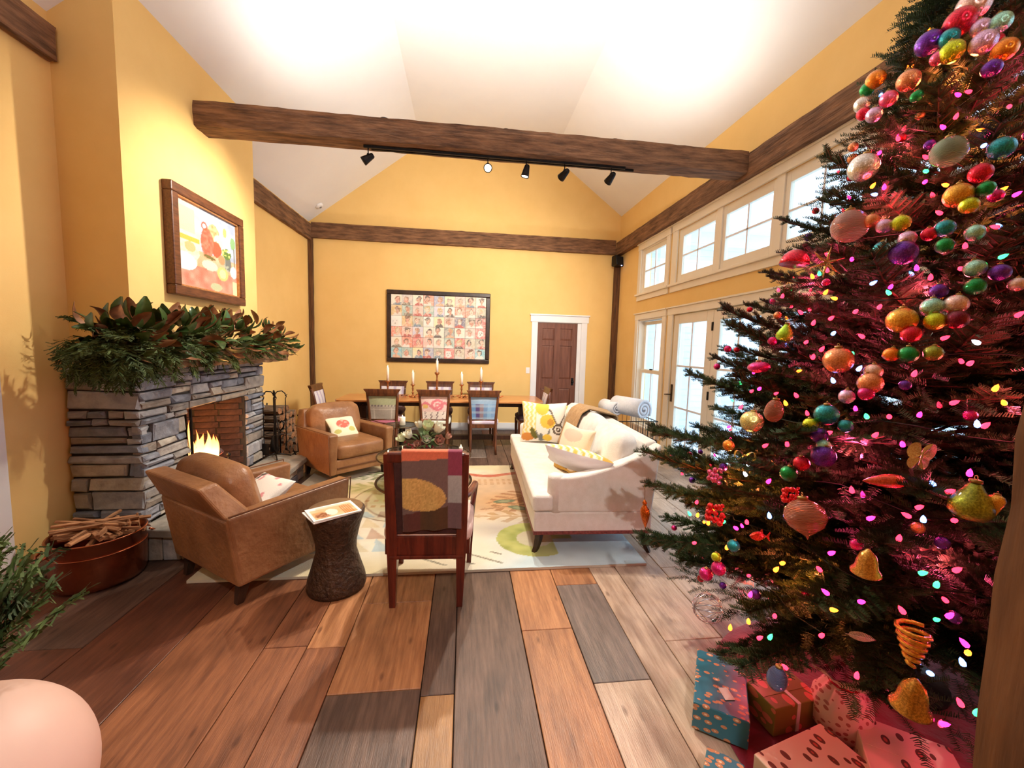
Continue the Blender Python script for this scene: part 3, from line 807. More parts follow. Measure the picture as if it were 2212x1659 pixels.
for i in range(125):
    t = rg.random()**1.5; y = -1.22+2.1*t
    big = 1.0 if t < .55 else .55
    a = rg.uniform(-1.3, .9) if t < .6 else rg.uniform(-.55, .9)
    spray(cd, (rg.uniform(-.02, .1), y, .05), (math.cos(a), rg.uniform(-.6, .6)-(.8 if y < -.75 else 0), math.sin(a)*.9), rg.uniform(.13, .24)*(.75+.55*big), rg, droop=.9*big)
for k in range(85):  # thick fall over the near end of the mantel
    a = rg.uniform(-1.1, .5)
    spray(cd, (rg.uniform(-.22, .12), rg.uniform(-1.2, -.85), rg.uniform(.0, .1)), (rg.uniform(-.25, .9), rg.uniform(-1.1, -.1), math.sin(a)), rg.uniform(.16, .30), rg, droop=1.1)
for i in range(30):
    a = rg.uniform(-.4, 1.2)
    place_leaf(rg.choice(LEAVES), (rg.uniform(-.12, .1), rg.uniform(-1.22, -1.0), rg.uniform(.02, .16)), (rg.uniform(-.3, .8), rg.uniform(-1.2, -.2), math.sin(a)), rg.uniform(-.9, .9)+(PI if i % 3 else 0), rg.uniform(.9, 1.3), gd)
for k in range(7):   # long wisps at the near end
    spray(cd, (0, -1.15, .06), (rg.uniform(-.1, .5), -1, rg.uniform(-.2, .25)), rg.uniform(.24, .36), rg, droop=.35, width=.03)
o = cd.build('cedar_foliage', CEDAR, gd); o['kind'] = 'stuff'
# ------------------------------------------------------------------ rug
def rug_col(u, v):
    """u across the room (0 left .. 1 right), v from the camera side (0) to the far side (1)"""
    n = vnoise(u*40, v*34, 1); n2 = vnoise(u*7, v*6, 2)
    c = S(238, 230, 206)
    c = mixc(c, S(228, 208, 160), .9*max(0, min(1, (n2-.3)*2.2)))
    band = u+.18*math.sin(v*5)
    if .42 < u < .98 and .28 < v < .9:
        t = max(0, min(1, (min(u-.42, .98-u)*7)))*max(0, min(1, min(v-.28, .9-v)*7))
        c = mixc(c, S(224, 168, 110), t*(.55+.4*n2))
    if .1 < u < .42 and v > .5:
        c = mixc(c, S(196, 186, 112), .7*max(0, min(1, (vnoise(u*9, v*9, 5)-.35)*3)))
    def feather(cx, cy, ang, l, col, k=6):
        nonlocal c
        dx, dy = u-cx, (v-cy)*.86; ca, sa = math.cos(ang), math.sin(ang)
        x, y = dx*ca+dy*sa, -dx*sa+dy*ca
        if 0 < x < l and abs(y) < .055*math.sin(PI*x/l)+.004:
            if abs(y) < .004 or (math.sin((x+abs(y)*.9)/l*k*2*PI) > .1 and abs(y) > .008): c = mixc(c, col, .85)
    # leafy sprays
    for cx, cy, a, l, col in ((.62, .42, .25, .34, S(170, 112, 60)), (.60, .36, -.05, .34, S(196, 150, 90)), (.64, .48, .5, .26, S(186, 120, 66)), (.16, .8, .4, .26, S(132, 140, 70)), (.12, .68, .1, .3, S(170, 164, 84)), (.2, .9, -.1, .26, S(120, 138, 80))):
        feather(cx, cy, a, l, col)
    for cx, cy, a in ((.70, .50, .2), (.80, .50, .1), (.9, .52, .3), (.74, .43, -.5)):
        e = ell(u, v, cx, cy, .036, .018, a)
        if e < 1: c = S(118, 128, 86) if e > .3 else S(166, 164, 120)
    # red brushwork at the far side
    if .58 < u < 1 and .80 < v < .9 and abs(v-.845-.02*math.sin(u*26)) < .018: c = mixc(S(196, 76, 52), S(226, 140, 96), vnoise(u*60, v*30, 8))
    if .55 < u < 1 and .70 < v < .775 and (int(u*90) % 2 == 0) and (int(v*105) % 2 == 0): c = S(196, 142, 84)
    # green wave with pale field, near right
    d = math.hypot((u-.83)*1.15, v-.16)
    if u > .58 and v < .34:
        t = max(0, min(1, (u-.58-.05*math.sin(v*16))*9))*max(0, min(1, (.34-v)*12))
        q = mixc(S(210, 228, 230), S(180, 206, 216), n2)
        q = mixc(q, mixc(S(206, 196, 180), S(190, 178, 166), n), max(0, min(1, (v-.17-.05*math.sin(u*9))*14)))
        c = mixc(c, q, t)
    d = math.hypot((u-.755)*1.05, (v-.175)*.9)
    if .05 < d < .105 and (u < .80 or v > .17) and v > .05: c = mixc(S(160, 168, 76), S(196, 196, 112), n)
    if d < .05: c = mixc(S(214, 204, 170), S(196, 180, 150), n)
    # triangles and dashes, near left
    if .18 < u < .40 and .12 < v < .42:
        k = (u-.18)*18+(v-.12)*6; r_ = (v-.12)*12; i = int(r_); f = r_-i; g = (k-int(k))
        if abs(g-.5) < .45*(1-f): c = [S(190, 206, 206), S(206, 176, 150), S(226, 210, 170)][(i+int(k)) % 3]
    if .2 < u < .46 and .42 < v < .56 and (int(u*70) % 2 == 0) and (int(v*52) % 3 == 0): c = S(206, 164, 110)
    if .47 < u < .66 and v < .12 and abs((u*30+v*40) % 2-1) < .16 and .03 < v < .1: c = S(140, 134, 110)
    k = .92+.14*(n-.5)
    e = min(u, 1-u, v, 1-v)
    return (c[0]*k, c[1]*k, c[2]*k, 1)
RX0, RX1, RY0, RY1 = -1.72, 1.33, 2.63, 5.06
rg_ = MB(); nu, nv = 280, 230
rg_.grid(lambda u, v: (RX0+(RX1-RX0)*u, RY0+(RY1-RY0)*v, .018+.002*vnoise(u*90, v*80, 3)), nu, nv)
cols = [rug_col(i/(nu-1), j/(nv-1)) for j in range(nv) for i in range(nu)]
n0 = len(rg_.v)
rg_.box(RX0, RX1, RY0, RY1, .001, .0175); cols += [S(206, 196, 176)]*8
tag(rg_.build('area_rug', painted('wool_rug', .95, .5, 260, sheen=.3), cols=cols), 'large multicoloured wool rug with leaf and wave pattern under the seating', 'rug')

# ------------------------------------------------------------------ leather club armchairs
LEATHER = mat('cognac_leather', S(122, 80, 50), .38, col2=S(172, 124, 84), scale=3.5, bump=.28, bscale=26, contrast=(.3, .75), spec=.45)
LSEAM = mat('leather_welt', S(96, 58, 34), .5, col2=S(116, 72, 42))
DKLEG = mat('dark_walnut_leg', S(44, 28, 20), .4, col2=S(64, 42, 28), scale=8, stretch=(6, 6, .6))
def armchair(label, loc, rz):
    a = thing('leather_armchair', label, 'armchair', loc, rz, 'pair of cognac leather club armchairs')
    for s_ in (-1, 1):     # arms: flared side panels
        m_ = MB()
        m_.hexa([(s_*.30, -.36, .13), (s_*.375, -.36, .13), (s_*.375, .37, .13), (s_*.30, .37, .13)], [(s_*.285, -.42, .565), (s_*.395, -.42, .565), (s_*.395, .39, .575), (s_*.285, .39, .575)])
        if s_ < 0: m_.f = [f[::-1] for f in m_.f]
        m_.build('arm', LEATHER, a, bevel=.022, seg=4)
        MB().tube([(s_*.397, -.415, .572), (s_*.397, .392, .582), (s_*.378, .373, .135)], .005, 6).build('welt', LSEAM, a, smooth=True)
    m_ = MB()
    m_.hexa([(-.375, -.365, .13), (.375, -.365, .13), (.375, -.25, .13), (-.375, -.25, .13)], [(-.385, -.425, .55), (.385, -.425, .55), (.36, -.27, .55), (-.36, -.27, .55)])
    m_.hexa([(-.385, -.425, .55), (.385, -.425, .55), (.36, -.27, .55), (-.36, -.27, .55)], [(-.315, -.525, .745), (.315, -.525, .745), (.30, -.42, .755), (-.30, -.42, .755)])
    m_.build('back_frame', LEATHER, a, bevel=.018, seg=3)
    MB().box(-.3, .3, -.3, .352, .13, .285).build('seat_frame', LEATHER, a, bevel=.012)
    MB().box(-.29, .29, .35, .362, .19, .205).build('front_welt', LSEAM, a, bevel=.003)
    MB().rbox((0, .04, .365), (.283, .33, .085), .045, 8, .016).build('seat_cushion', LEATHER, a, smooth=True)
    MB().rbox((0, -.265, .60), (.285, .095, .20), .06, 8, .03, Matrix.Rotation(math.radians(15), 3, 'X')).build('back_cushion', LEATHER, a, smooth=True)
    for x, y in ((-.3, -.3), (.3, -.3), (-.31, .3), (.31, .3)):
        k = -.03 if y < 0 else .0
        MB().hexa([(x-.018, y+k-.018, 0), (x+.018, y+k-.018, 0), (x+.018, y+k+.018, 0), (x-.018, y+k+.018, 0)], [(x-.03, y-.03, .135), (x+.03, y-.03, .135), (x+.03, y+.03, .135), (x-.03, y+.03, .135)]).build('leg', DKLEG, a)
    return a
armchair('cognac leather club armchair turned away, in front of the stone fireplace', (-1.352, 2.848, .0), math.atan2(.819, .574)-PI/2)
armchair('cognac leather club armchair facing the camera, beside the dining table', (-1.37, 4.84, .0), math.atan2(-.72, .69)-PI/2)
FABRIC = painted('printed_cushion_fabric', .9, .25, 220, sheen=.2)
def cushion(name, label, w, h, t, fn, loc, rot, cat='cushion', group=None, n=46):
    mb, uv = pillow(w, h, t, n)
    o = mb.build(name, FABRIC, smooth=True, cols=[fn(*q) for q in uv])
    o.location = loc; o.rotation_euler = rot
    return tag(o, label, cat, group)
def floral_small(u, v, s_):
    c = S(240, 230, 200)
    if ell(u, v, .5, .6, .22, .18) < 1: c = S(222, 112, 96) if vnoise(u*14, v*14) > .4 else S(240, 170, 150)
    if ell(u, v, .75, .35, .12, .1) < 1 or ell(u, v, .25, .3, .12, .09) < 1: c = S(196, 190, 110)
    if min(u, v, 1-u, 1-v) < .04: c = S(120, 96, 60)
    return c
o = cushion('throw_pillow', 'small floral cushion lying on the far leather armchair', .36, .32, .12, floral_small, (-1.43, 4.90, .535), (math.radians(-40), 0, math.radians(44)))
def bw(u, v, s_):
    c = S(244, 238, 226)
    if vnoise(u*9, v*9, 4) > .72: c = S(226, 150, 150)
    if u < .25 and vnoise(u*26, v*26, 6) > .45: c = S(60, 40, 20)
    return c
cushion('throw_pillow', 'cream cushion with dark edge on the near leather armchair', .36, .34, .13, bw, (-1.355, 2.80, .505), (math.radians(-58), 0, math.atan2(.819, .574)-PI/2))

# ------------------------------------------------------------------ sofa
LINEN = mat('oatmeal_linen', S(224, 217, 208), .9, col2=S(234, 228, 222), scale=14, bump=.2, bscale=160, sheen=.25)
NAIL = mat('maroon_nailhead_band', S(96, 40, 40), .5, col2=S(140, 72, 66), scale=60)
sf = thing('sofa', 'long oatmeal linen sofa with sloping arms standing on the rug', 'sofa', (.53, 2.815, 0), math.radians(-1.9))
LEN = 2.12
sf.location = (.53, 2.815, 0)
MB().prism([(0.0, .175), (.0, .335), (.9, .335), (.9, .175)], 0, LEN).build('base', LINEN, sf, bevel=.012)
MB().box(-.004, .905, -.006, LEN+.006, .165, .192).build('nailhead_band', NAIL, sf, bevel=.004)
for k in range(34):
    pass
def arm_profile():
    top = []
    for i in range(15):
        t = i/14; x = .15+t*.80
        z = .60+.0*t+ (.25*max(0, (t-.12)/.88)**1.55)
        top.append((x, z))
    return [(.15, .33)]+top+[(.90, .33)]
for y0 in (0.0, LEN-.12):
    pr_ = arm_profile()
    o = MB().prism(pr_, y0, y0+.12).build('arm', LINEN, sf, bevel=.022, seg=4)
    m_ = MB().lathe([(.062, 0), (.062, .25), (.056, .27), (.03, .283), (0, .285)], 20, (.165, y0+.06, .33)); m_.build('arm_front', LINEN, sf, smooth=True)
# back with a sloped top
MB().hexa([(.78, .1, .33), (.90, .1, .33), (.90, LEN-.1, .33), (.78, LEN-.1, .33)], [(.86, .1, .84), (.955, .1, .855), (.955, LEN-.1, .855), (.86, LEN-.1, .84)]).build('back', LINEN, sf, bevel=.02, seg=3)
# one-piece T cushion
tc_ = MB().prism([(-.012, -.005), (.145, -.005), (.145, .125), (.74, .125), (.74, LEN-.125), (.145, LEN-.125), (.145, LEN+.005), (-.012, LEN+.005)], .34, .465, 'z')
tc_.build('seat_cushion', LINEN, sf, bevel=.028, seg=4)
for k in range(3):
    y = .44+k*.62
    MB().rbox((.70, y, .665), (.09, .30, .215), .055, 8, .035, Matrix.Rotation(math.radians(14+k), 3, 'Y')).build('back_cushion', LINEN, sf, smooth=True)
for x, y, sx, sy in ((.05, .05, -1, -1), (.05, LEN-.05, -1, 1), (.86, .05, 1, -1), (.86, LEN-.05, 1, 1)):
    pts = [(x, y, .17), (x+sx*.005, y+sy*.004, .11), (x+sx*.02, y+sy*.012, .05), (x+sx*.045, y+sy*.02, 0)]
    MB().tube(pts, [.034, .03, .024, .017], 4).build('leg', DKLEG, sf)
# sofa pillows (world coordinates)
def scroll(u, v, s_):
    if s_ > 0: return S(242, 240, 238)
    c = S(244, 236, 222)
    if u < .34 and v > .18:
        c = S(240, 214, 130) if (math.sin(u*60+math.sin(v*46)*1.2) > -.2) else S(248, 240, 214)
    if ell(u, v, .47, .86, .15, .2) < 1 or ell(u, v, .60, .52, .17, .17) < 1: c = S(232, 196, 78)
    if ell(u, v, .66, .5, .08, .08) < 1: c = S(206, 150, 60)
    d = abs(v-(.25+1.2*(u-.3)**2+.22*math.sin(u*9)))
    if .34 < u < .66 and d < .055: c = S(130, 132, 126)
    r = math.hypot(u-.84, v-.34)
    if abs(r-.11) < .022 or abs(r-.04) < .02: c = S(92, 74, 56)
    if u > .62 and abs(v-.62-.18*math.sin(u*13)) < .035: c = S(104, 92, 78)
    if ell(u, v, .17, .14, .16, .1) < 1: c = S(214, 140, 66)
    if ell(u, v, .3, .22, .06, .15, .4) < 1: c = S(110, 104, 44)
    if ell(u, v, .6, .12, .1, .1) < 1: c = S(236, 200, 80)
    if ell(u, v, .46, .12, .05, .12) < 1: c = S(120, 124, 120)
    return c
def scroll2(u, v, s_):
    if s_ > 0: return S(240, 240, 242)
    c = S(236, 216, 190)
    if v < .2+.1*math.sin(u*7): c = S(206, 160, 52)
    r = math.hypot(u-.5, v-.3)
    if abs(r-.12) < .025 or abs(r-.04) < .02 or abs(v-.24-.12*math.sin(u*9)) < .025: c = S(76, 56, 34)
    if ell(u, v, .5, .8, .3, .14) < 1: c = S(230, 190, 170)
    return c
def chevron(u, v, s_):
    if s_ > 0: return S(244, 242, 244)
    c = S(250, 246, 232)
    if (u*9+abs(((v*4) % 1)-.5)*1.6) % 1 > .45: c = mixc(S(216, 190, 70), S(236, 214, 130), vnoise(u*20, v*20))
    if u < .16: c = S(216, 170, 74)
    return c
def plaincream(u, v, s_):
    c = S(240, 226, 190)
    if vnoise(u*12, v*12, 9) > .6: c = S(206, 190, 110)
    return c
# far end, facing the camera
cushion('throw_pillow', 'square scroll-print pillow in yellow and grey at the far end of the sofa', .52, .48, .17, scroll, (.92, 4.50, .69), (math.radians(-14), 0, math.radians(-14)))
cushion('throw_pillow', 'pale leaf-print pillow behind the scroll-print pillow', .42, .4, .14, plaincream, (1.07, 4.70, .67), (math.radians(-10), 0, math.radians(-20)))
# near end, leaning on the near arm: seen from behind
cushion('throw_pillow', 'scroll-print pillow with white back standing in the middle of the near sofa pile', .46, .44, .15, scroll2, (.965, 3.36, .66), (math.radians(-16), math.radians(0), math.radians(-72)))
cushion('throw_pillow', 'yellow zigzag pillow with white back leaning on the near sofa arm', .54, .34, .16, chevron, (.92, 3.05, .66), (math.radians(-58), math.radians(-10), math.radians(180-24)))
# throw over the sofa back
THR = mat('tan_knit_throw', S(176, 138, 96), .95, col2=S(206, 170, 128), scale=20, stretch=(1, 8, 1), bump=.5, bscale=60)
thb = MB()
path = [(.49, .48), (.53, .6), (.575, .75), (.625, .875), (.70, .925), (.80, .905), (.90, .885), (.985, .868), (1.0, .76), (1.0, .6)]
def throw_pt(u, v):
    k = v*(len(path)-1); i = min(int(k), len(path)-2); f = k-i
    x = path[i][0]*(1-f)+path[i+1][0]*f; z = path[i][1]*(1-f)+path[i+1][1]*f
    w = 1.0-.25*v
    return (x+.012*math.sin(u*19)*.8, 1.32+(u-.5)*.5*w+.03*math.sin(v*5), z+.008*math.sin(u*23+v*3)+.006)
thb.grid(throw_pt, 22, 30)
thb.v = [tuple(Matrix.Rotation(math.radians(-1.9), 3, 'Z') @ Vector(p)+Vector((.53, 2.815, 0))) for p in thb.v]
o = thb.build('throw_blanket', THR, smooth=True); o.modifiers.new('thick', 'SOLIDIFY').thickness = .012
tag(o, 'tan knitted throw draped over the sofa back cushions', 'blanket')

# wire basket with rolled towels behind the sofa
bs = thing('wire_basket', 'black wire basket standing behind the sofa near the tall window', 'basket', (1.98, 4.62, 0))
fr = MB()
for z in (.02, .25, .5, .74): fr.tube([(-.24, -.3, z), (.24, -.3, z), (.24, .3, z), (-.24, .3, z), (-.24, -.3, z)], .005, 6)
fr.build('hoop', BLACK, bs, smooth=True)
for i in range(9):
    for s_ in (-1, 1):
        MB().tube([(-.24+i*.06, s_*.3, .0), (-.24+i*.06, s_*.3, .74)], .003, 5).build('wire', BLACK, bs)
for i in range(9):
    for s_ in (-1, 1):
        MB().tube([(s_*.24, -.27+i*.0675, .0), (s_*.24, -.27+i*.0675, .74)], .003, 5).build('wire', BLACK, bs)
MB().box(-.235, .235, -.295, .295, .5, .52).build('shelf', BLACK, bs)
TOWEL = mat('white_terry', S(228, 230, 236), .95, col2=S(240, 240, 244), scale=40, bump=.4, bscale=120)
def roll(label, loc, rz, r, l):
    mb = MB(); sp = []
    for i in range(60):
        a = i/59*5.2*PI; q = .012+r*(i/59); sp.append((math.cos(a)*q, math.sin(a)*q))
    for p in sp: mb.v.append((-l/2, p[0], p[1])); mb.v.append((l/2, p[0], p[1]))
    mb.f = [(2*i, 2*i+1, 2*i+3, 2*i+2) for i in range(59)]
    o = mb.build('rolled_towel', TOWEL, smooth=True); s_ = o.modifiers.new('t', 'SOLIDIFY'); s_.thickness = r*.30; s_.offset = 0
    o.location = loc; o.rotation_euler = (0, 0, rz)
    return tag(o, label, 'towel')
roll('large rolled white towel on top of the wire basket', (1.98, 4.58, .865), math.radians(112), .105, .46)
roll('smaller rolled cream towel beside the large towel on the basket', (1.83, 4.80, .83), math.radians(100), .075, .34)

# ------------------------------------------------------------------ open-arm chair with a throw
MAHOG = mat('mahogany', S(72, 22, 14), .32, col2=S(112, 42, 26), scale=6, stretch=(6, 6, .7), bump=.06, bscale=20, coat=.3)
PINKSEAT = mat('pale_pink_upholstery', S(220, 190, 180), .9, col2=S(230, 204, 194), scale=20, bump=.15, bscale=150)
DARKUP = mat('dark_plum_upholstery', S(58, 30, 28), .9, col2=S(74, 40, 36), scale=20, bump=.2, bscale=120)
wc = thing('open_arm_chair', 'mahogany open-arm chair with its back to the camera', 'chair', (-.19, 2.53, 0), math.radians(-2.5))
for s_ in (-1, 1):
    pts = [(s_*.196, -.235, 0), (s_*.198, -.225, .2), (s_*.20, -.215, .36), (s_*.205, -.225, .6), (s_*.212, -.26, .93)]
    mb = MB(); 
    for i in range(4):
        a, b = pts[i], pts[i+1]; wa = [.017, .024, .03, .03, .026][i]; wb = [.017, .024, .03, .03, .026][i+1]
        mb.hexa([(a[0]-wa, a[1]-wa, a[2]), (a[0]+wa, a[1]-wa, a[2]), (a[0]+wa, a[1]+wa, a[2]), (a[0]-wa, a[1]+wa, a[2])], [(b[0]-wb, b[1]-wb, b[2]), (b[0]+wb, b[1]-wb, b[2]), (b[0]+wb, b[1]+wb, b[2]), (b[0]-wb, b[1]+wb, b[2])])
    mb.build('rear_leg', MAHOG, wc)
    MB().hexa([(s_*.235-.015, .205, 0), (s_*.235+.015, .205, 0), (s_*.235+.015, .235, 0), (s_*.235-.015, .235, 0)], [(s_*.245-.024, .2, .40), (s_*.245+.024, .2, .40), (s_*.245+.024, .25, .40), (s_*.245-.024, .25, .40)]).build('front_leg', MAHOG, wc)
    MB().tube([(s_*.25, .19, .39), (s_*.26, .17, .50), (s_*.27, .13, .62), (s_*.262, .0, .645), (s_*.235, -.14, .65), (s_*.21, -.225, .66)], [.02, .018, .022, .022, .02, .017], 8).build('arm', MAHOG, wc, smooth=True)
MB().box(-.225, .225, -.235, -.19, .29, .43).build('rear_rail', MAHOG, wc, bevel=.006)
MB().box(-.215, .215, -.25, -.235, .295, .315).build('rail_moulding', MAHOG, wc, bevel=.004)
MB().box(-.25, .25, .2, .245, .30, .40).box(-.25, -.21, -.2, .22, .30, .40).box(.21, .25, -.2, .22, .30, .40).build('seat_rail', MAHOG, wc, bevel=.005)
MB().rbox((0, .02, .425), (.255, .235, .05), .035, 8, .012).build('seat', PINKSEAT, wc, smooth=True)
MB().box(-.22, .22, -.29, -.235, .88, .94).build('top_rail', MAHOG, wc, bevel=.012)
MB().hexa([(-.18, -.235, .44), (.18, -.235, .44), (.18, -.195, .44), (-.18, -.195, .44)], [(-.185, -.285, .89), (.185, -.285, .89), (.185, -.235, .89), (-.185, -.235, .89)]).build('back_panel', DARKUP, wc, bevel=.008)
def throw_col(u, v):
    """u 0 left .. 1 right, v 0 at hem .. 1 at top (back of chair); >1 over the front"""
    n = vnoise(u*60, v*60, 2)
    c = S(116, 94, 88)
    if v > .92-.05*(1-u): c = S(222, 118, 84)
    if u > .76:
        c = S(140, 62, 84) if v > .69 else (S(168, 168, 166) if v > .34 else S(112, 88, 92))
    elif v < .22+.1*u: c = S(92, 52, 44) if u < .3 else S(84, 58, 34)
    e = ell(u, v, .24, .46, .5, .2, -.14)
    if e < 1 and u < .75 and v > .16+.1*u: c = mixc(S(196, 156, 84), S(220, 184, 112), n)
    k = .9+.2*n
    return (c[0]*k, c[1]*k, c[2]*k, 1)
tb = MB(); nu, nv = 50, 90; cc = []
def tpt(u, v):
    x = -.135+.335*u
    if v < .78:
        t = v/.78; z = .475+.47*t+ .02*(u-.5)*(1-t); y = -.255-.052*t-.008*math.sin(u*14)*(1-t)*1.1
    elif v < .88:
        a = (v-.78)/.10*PI; z = .948+.012*math.sin(a); y = -.283+.0-.028*math.cos(a)
    else:
        t = (v-.88)/.12; z = .945-.16*t; y = -.248+.025*t
    return (x, y, z)
tb.grid(tpt, nu, nv)
cc = [throw_col(i/(nu-1), j/(nv-1)/.8) for j in range(nv) for i in range(nu)]
o = tb.build('throw_blanket', painted('woven_throw', .95, .3, 300, sheen=.2), smooth=True, cols=cc)
o.location = wc.location; o.rotation_euler = wc.rotation_euler
o.modifiers.new('t', 'SOLIDIFY').thickness = .005
tag(o, 'colour-block woven throw hanging over the mahogany chair back', 'blanket')

# ------------------------------------------------------------------ drum stool and magazines
DRUM = mat('hammered_bronze_drum', S(62, 44, 34), .42, metal=.35, col2=S(92, 68, 52), scale=30, bump=.9, bscale=46, contrast=(.35, .7))
ds = thing('drum_stool', 'dark hourglass drum stool beside the near armchair', 'stool', (-.785, 2.545, 0))
MB().lathe([(.0, 0), (.172, 0), (.178, .02), (.17, .07), (.145, .15), (.12, .24), (.122, .30), (.142, .39), (.168, .47), (.172, .5), (.165, .508), (.0, .508)], 40).build('body', DRUM, ds, smooth=True)
MB().lathe([(0, 0), (.158, 0), (.158, .006), (0, .006)], 40, (0, 0, .508)).build('top', mat('drum_top', S(120, 92, 66), .35, metal=.3, col2=S(146, 116, 86), scale=10), ds, smooth=False)
PAPER = mat('white_paper', S(236, 232, 226), .6, col2=S(228, 224, 218), scale=30)
PRINT = painted('magazine_print', .35)
def mag_col(u, v):
    if u < .05 or u > .95 or v < .07 or v > .93: return S(244, 242, 238)
    if v > .80: return S(226, 210, 190) if u > .2 else S(244, 244, 240)
    c = mixc(S(206, 150, 96), S(236, 200, 160), vnoise(u*8, v*6, 3))
    if ell(u, v, .25, .3, .16, .2) < 1: c = S(140, 84, 54) if vnoise(u*22, v*22) > .45 else S(190, 140, 110)
    if ell(u, v, .45, .42, .12, .25) < 1: c = S(240, 224, 206)
    if .55 < u < .9 and abs((u*22) % 1-.5) > .32 and v < .72: c = S(176, 110, 60)
    return c
def magazine(label, loc, rz, z, m=None):
    t = thing('magazine', label, 'magazine', (loc[0], loc[1], z), rz, 'magazines on the drum stool')
    MB().box(-.135, .135, -.1, .1, 0, .006).build('pages', PAPER, t)
    mb = MB().grid(lambda u, v: (-.136+.272*u, -.101+.202*v, .0068), 44, 34)
    mb.build('cover', PRINT, t, cols=[mag_col(i/43, j/33) for j in range(34) for i in range(44)])
magazine('magazine at the bottom of the drum stool pile', (-.785, 2.46), math.radians(38), .5145)
magazine('magazine with a dining photo on top of the drum stool', (-.775, 2.462), math.radians(34), .5225)

# ------------------------------------------------------------------ glass coffee table with flowers and candles
TGLASS = glass_mat('table_glass', (.93, .98, .96, 1), .12)
ct = thing('coffee_table', 'round glass coffee table with bronze rim and lower ring', 'table', (-.374, 3.95, .02))
RZ = .44
MB().lathe([(0, RZ), (.445, RZ), (.445, RZ+.010), (0, RZ+.010)], 56).build('glass_top', TGLASS, ct)
def ring(R_, z, r): return MB().tube([(R_*math.cos(2*PI*i/48), R_*math.sin(2*PI*i/48), z) for i in range(49)], r, 8, cap=False)
ring(.452, RZ+.005, .008).build('rim', BRONZE, ct, smooth=True)
ring(.46, .19, .012).build('lower_ring', BRONZE, ct, smooth=True)
MB().lathe([(0, .185), (.452, .185), (.452, .192), (0, .192)], 56).build('glass_shelf', TGLASS, ct)
for k in range(3):
    a = k*2*PI/3+.5; x, y = .43*math.cos(a), .43*math.sin(a)
    MB().tube([(x*1.06, y*1.06, 0), (x, y, .19), (x*.98, y*.98, RZ-.002)], .011, 8).build('leg', BRONZE, ct, smooth=True)
WAX = mat('ivory_wax', S(244, 236, 222), .5, col2=S(238, 226, 208), scale=6, sub=.2)
CFLAME = emis('candle_flame', (1, .62, .22, 1), 18)
def candle_flame(parent, z, s=1.0, power=0):
    mb = MB().lathe([(0, 0), (.004*s, .004*s), (.0065*s, .012*s), (.004*s, .024*s), (0, .036*s)], 10)
    o = mb.build('flame', CFLAME, parent, smooth=True); o.location = (0, 0, z)
    MB().tube([(0, 0, z-.006), (0, 0, z+.006)], .0012, 5).build('wick', BLACK, parent)
    if power:
        l = add_light('POINT', (0, 0, 0), power, (1, .6, .26), .012, name='candle_light'); l.parent = parent; l.location = (0, 0, z+.05)
def pillar(label, loc, r, h, group=None, lit=True):
    t = thing('pillar_candle', label, 'candle', loc, group=group)
    MB().lathe([(0, 0), (r, 0), (r, h-.004), (r*.9, h), (r*.5, h-.006), (0, h-.008)], 24).build('wax', WAX, t, smooth=True)
    if lit: candle_flame(t, h-.002, .8)
    return t
GT = .02+RZ+.0105
pillar('small lit votive candle at the left edge of the glass coffee table', (-.70, 3.82, GT), .022, .05)
pillar('small white votive candle at the right edge of the glass coffee table', (-.02, 4.02, GT), .02, .055)
PET = mat('white_magnolia_petal', S(240, 236, 224), .5, col2=S(226, 226, 200), scale=9)
PETG = mat('pale_green_petal', S(206, 216, 170), .5, col2=S(226, 230, 196), scale=9)
ROSE = mat('dusty_rose_petal', S(206, 160, 140), .55, col2=S(176, 120, 104), scale=9)
BURG = mat('burgundy_berry', S(96, 14, 30), .3, col2=S(130, 26, 44), scale=9)
FLEAF = mat('bouquet_leaf', S(70, 96, 56), .45, col2=S(110, 130, 84), scale=12)
fw = thing('flower_arrangement', 'bouquet of white magnolias and dusty roses on the glass coffee table', 'flowers', (-.40, 4.13, GT))
MB().lathe([(0, 0), (.07, 0), (.11, .03), (.12, .06), (.112, .06), (.10, .035), (0, .012)], 28).build('bowl', mat('dark_bowl', S(70, 26, 26), .3, col2=S(84, 34, 34)), fw, smooth=True)
def petal_mesh(m_, l, w, cup):
    mb = MB(); n = 7
    mb.grid(lambda u, v: ((u-.5)*2*w*math.sin(PI*(v*.85+.12))**.8, l*v, cup*v*v*l+.6*w*(u-.5)**2*4*math.sin(PI*v*.8)), 6, n)
    return mb.mesh('petal', m_, True)
PM = {k: petal_mesh(m_, .06, .028, .7) for k, m_ in (('w', PET), ('g', PETG), ('r', ROSE))}
rf = random.Random(4)
def bloom(p, kind, s, tilt):
    b = bpy.data.objects.new('bloom', None); COL.objects.link(b); b.parent = fw; b.location = p; b.rotation_euler = tilt; b.scale = (s,)*3
    for r_, n, el, sc in ((0, 6, .35, 1.0), (1, 5, .8, .85), (2, 4, 1.2, .6)):
        for k in range(n):
            inst('petal', PM[kind], b, (0, 0, .004*r_), (el, 0, 2*PI*k/n+r_*.5+rf.uniform(-.1, .1)), sc)
for p, k_, s, t in (((.03, .02, .20), 'g', 1.5, (.5, .2, 0)), ((.12, -.03, .19), 'w', 1.5, (.2, .6, 0)), ((-.13, -.02, .13), 'w', 1.25, (.4, -.5, 0)), ((-.20, .02, .09), 'g', 1.2, (.3, -.8, 0)), ((.04, -.10, .11), 'w', 1.2, (1.0, .1, 0)),
                    ((.15, -.10, .10), 'r', 1.35, (.9, .4, 0)), ((-.04, -.11, .07), 'r', 1.0, (1.0, -.2, 0)), ((.0, .08, .24), 'r', 1.0, (-.1, 0, 0)), ((-.05, .08, .21), 'w', 1.1, (0, -.2, 0)), ((.22, .02, .12), 'r', .9, (.2, .9, 0))): bloom(p, k_, s, t)
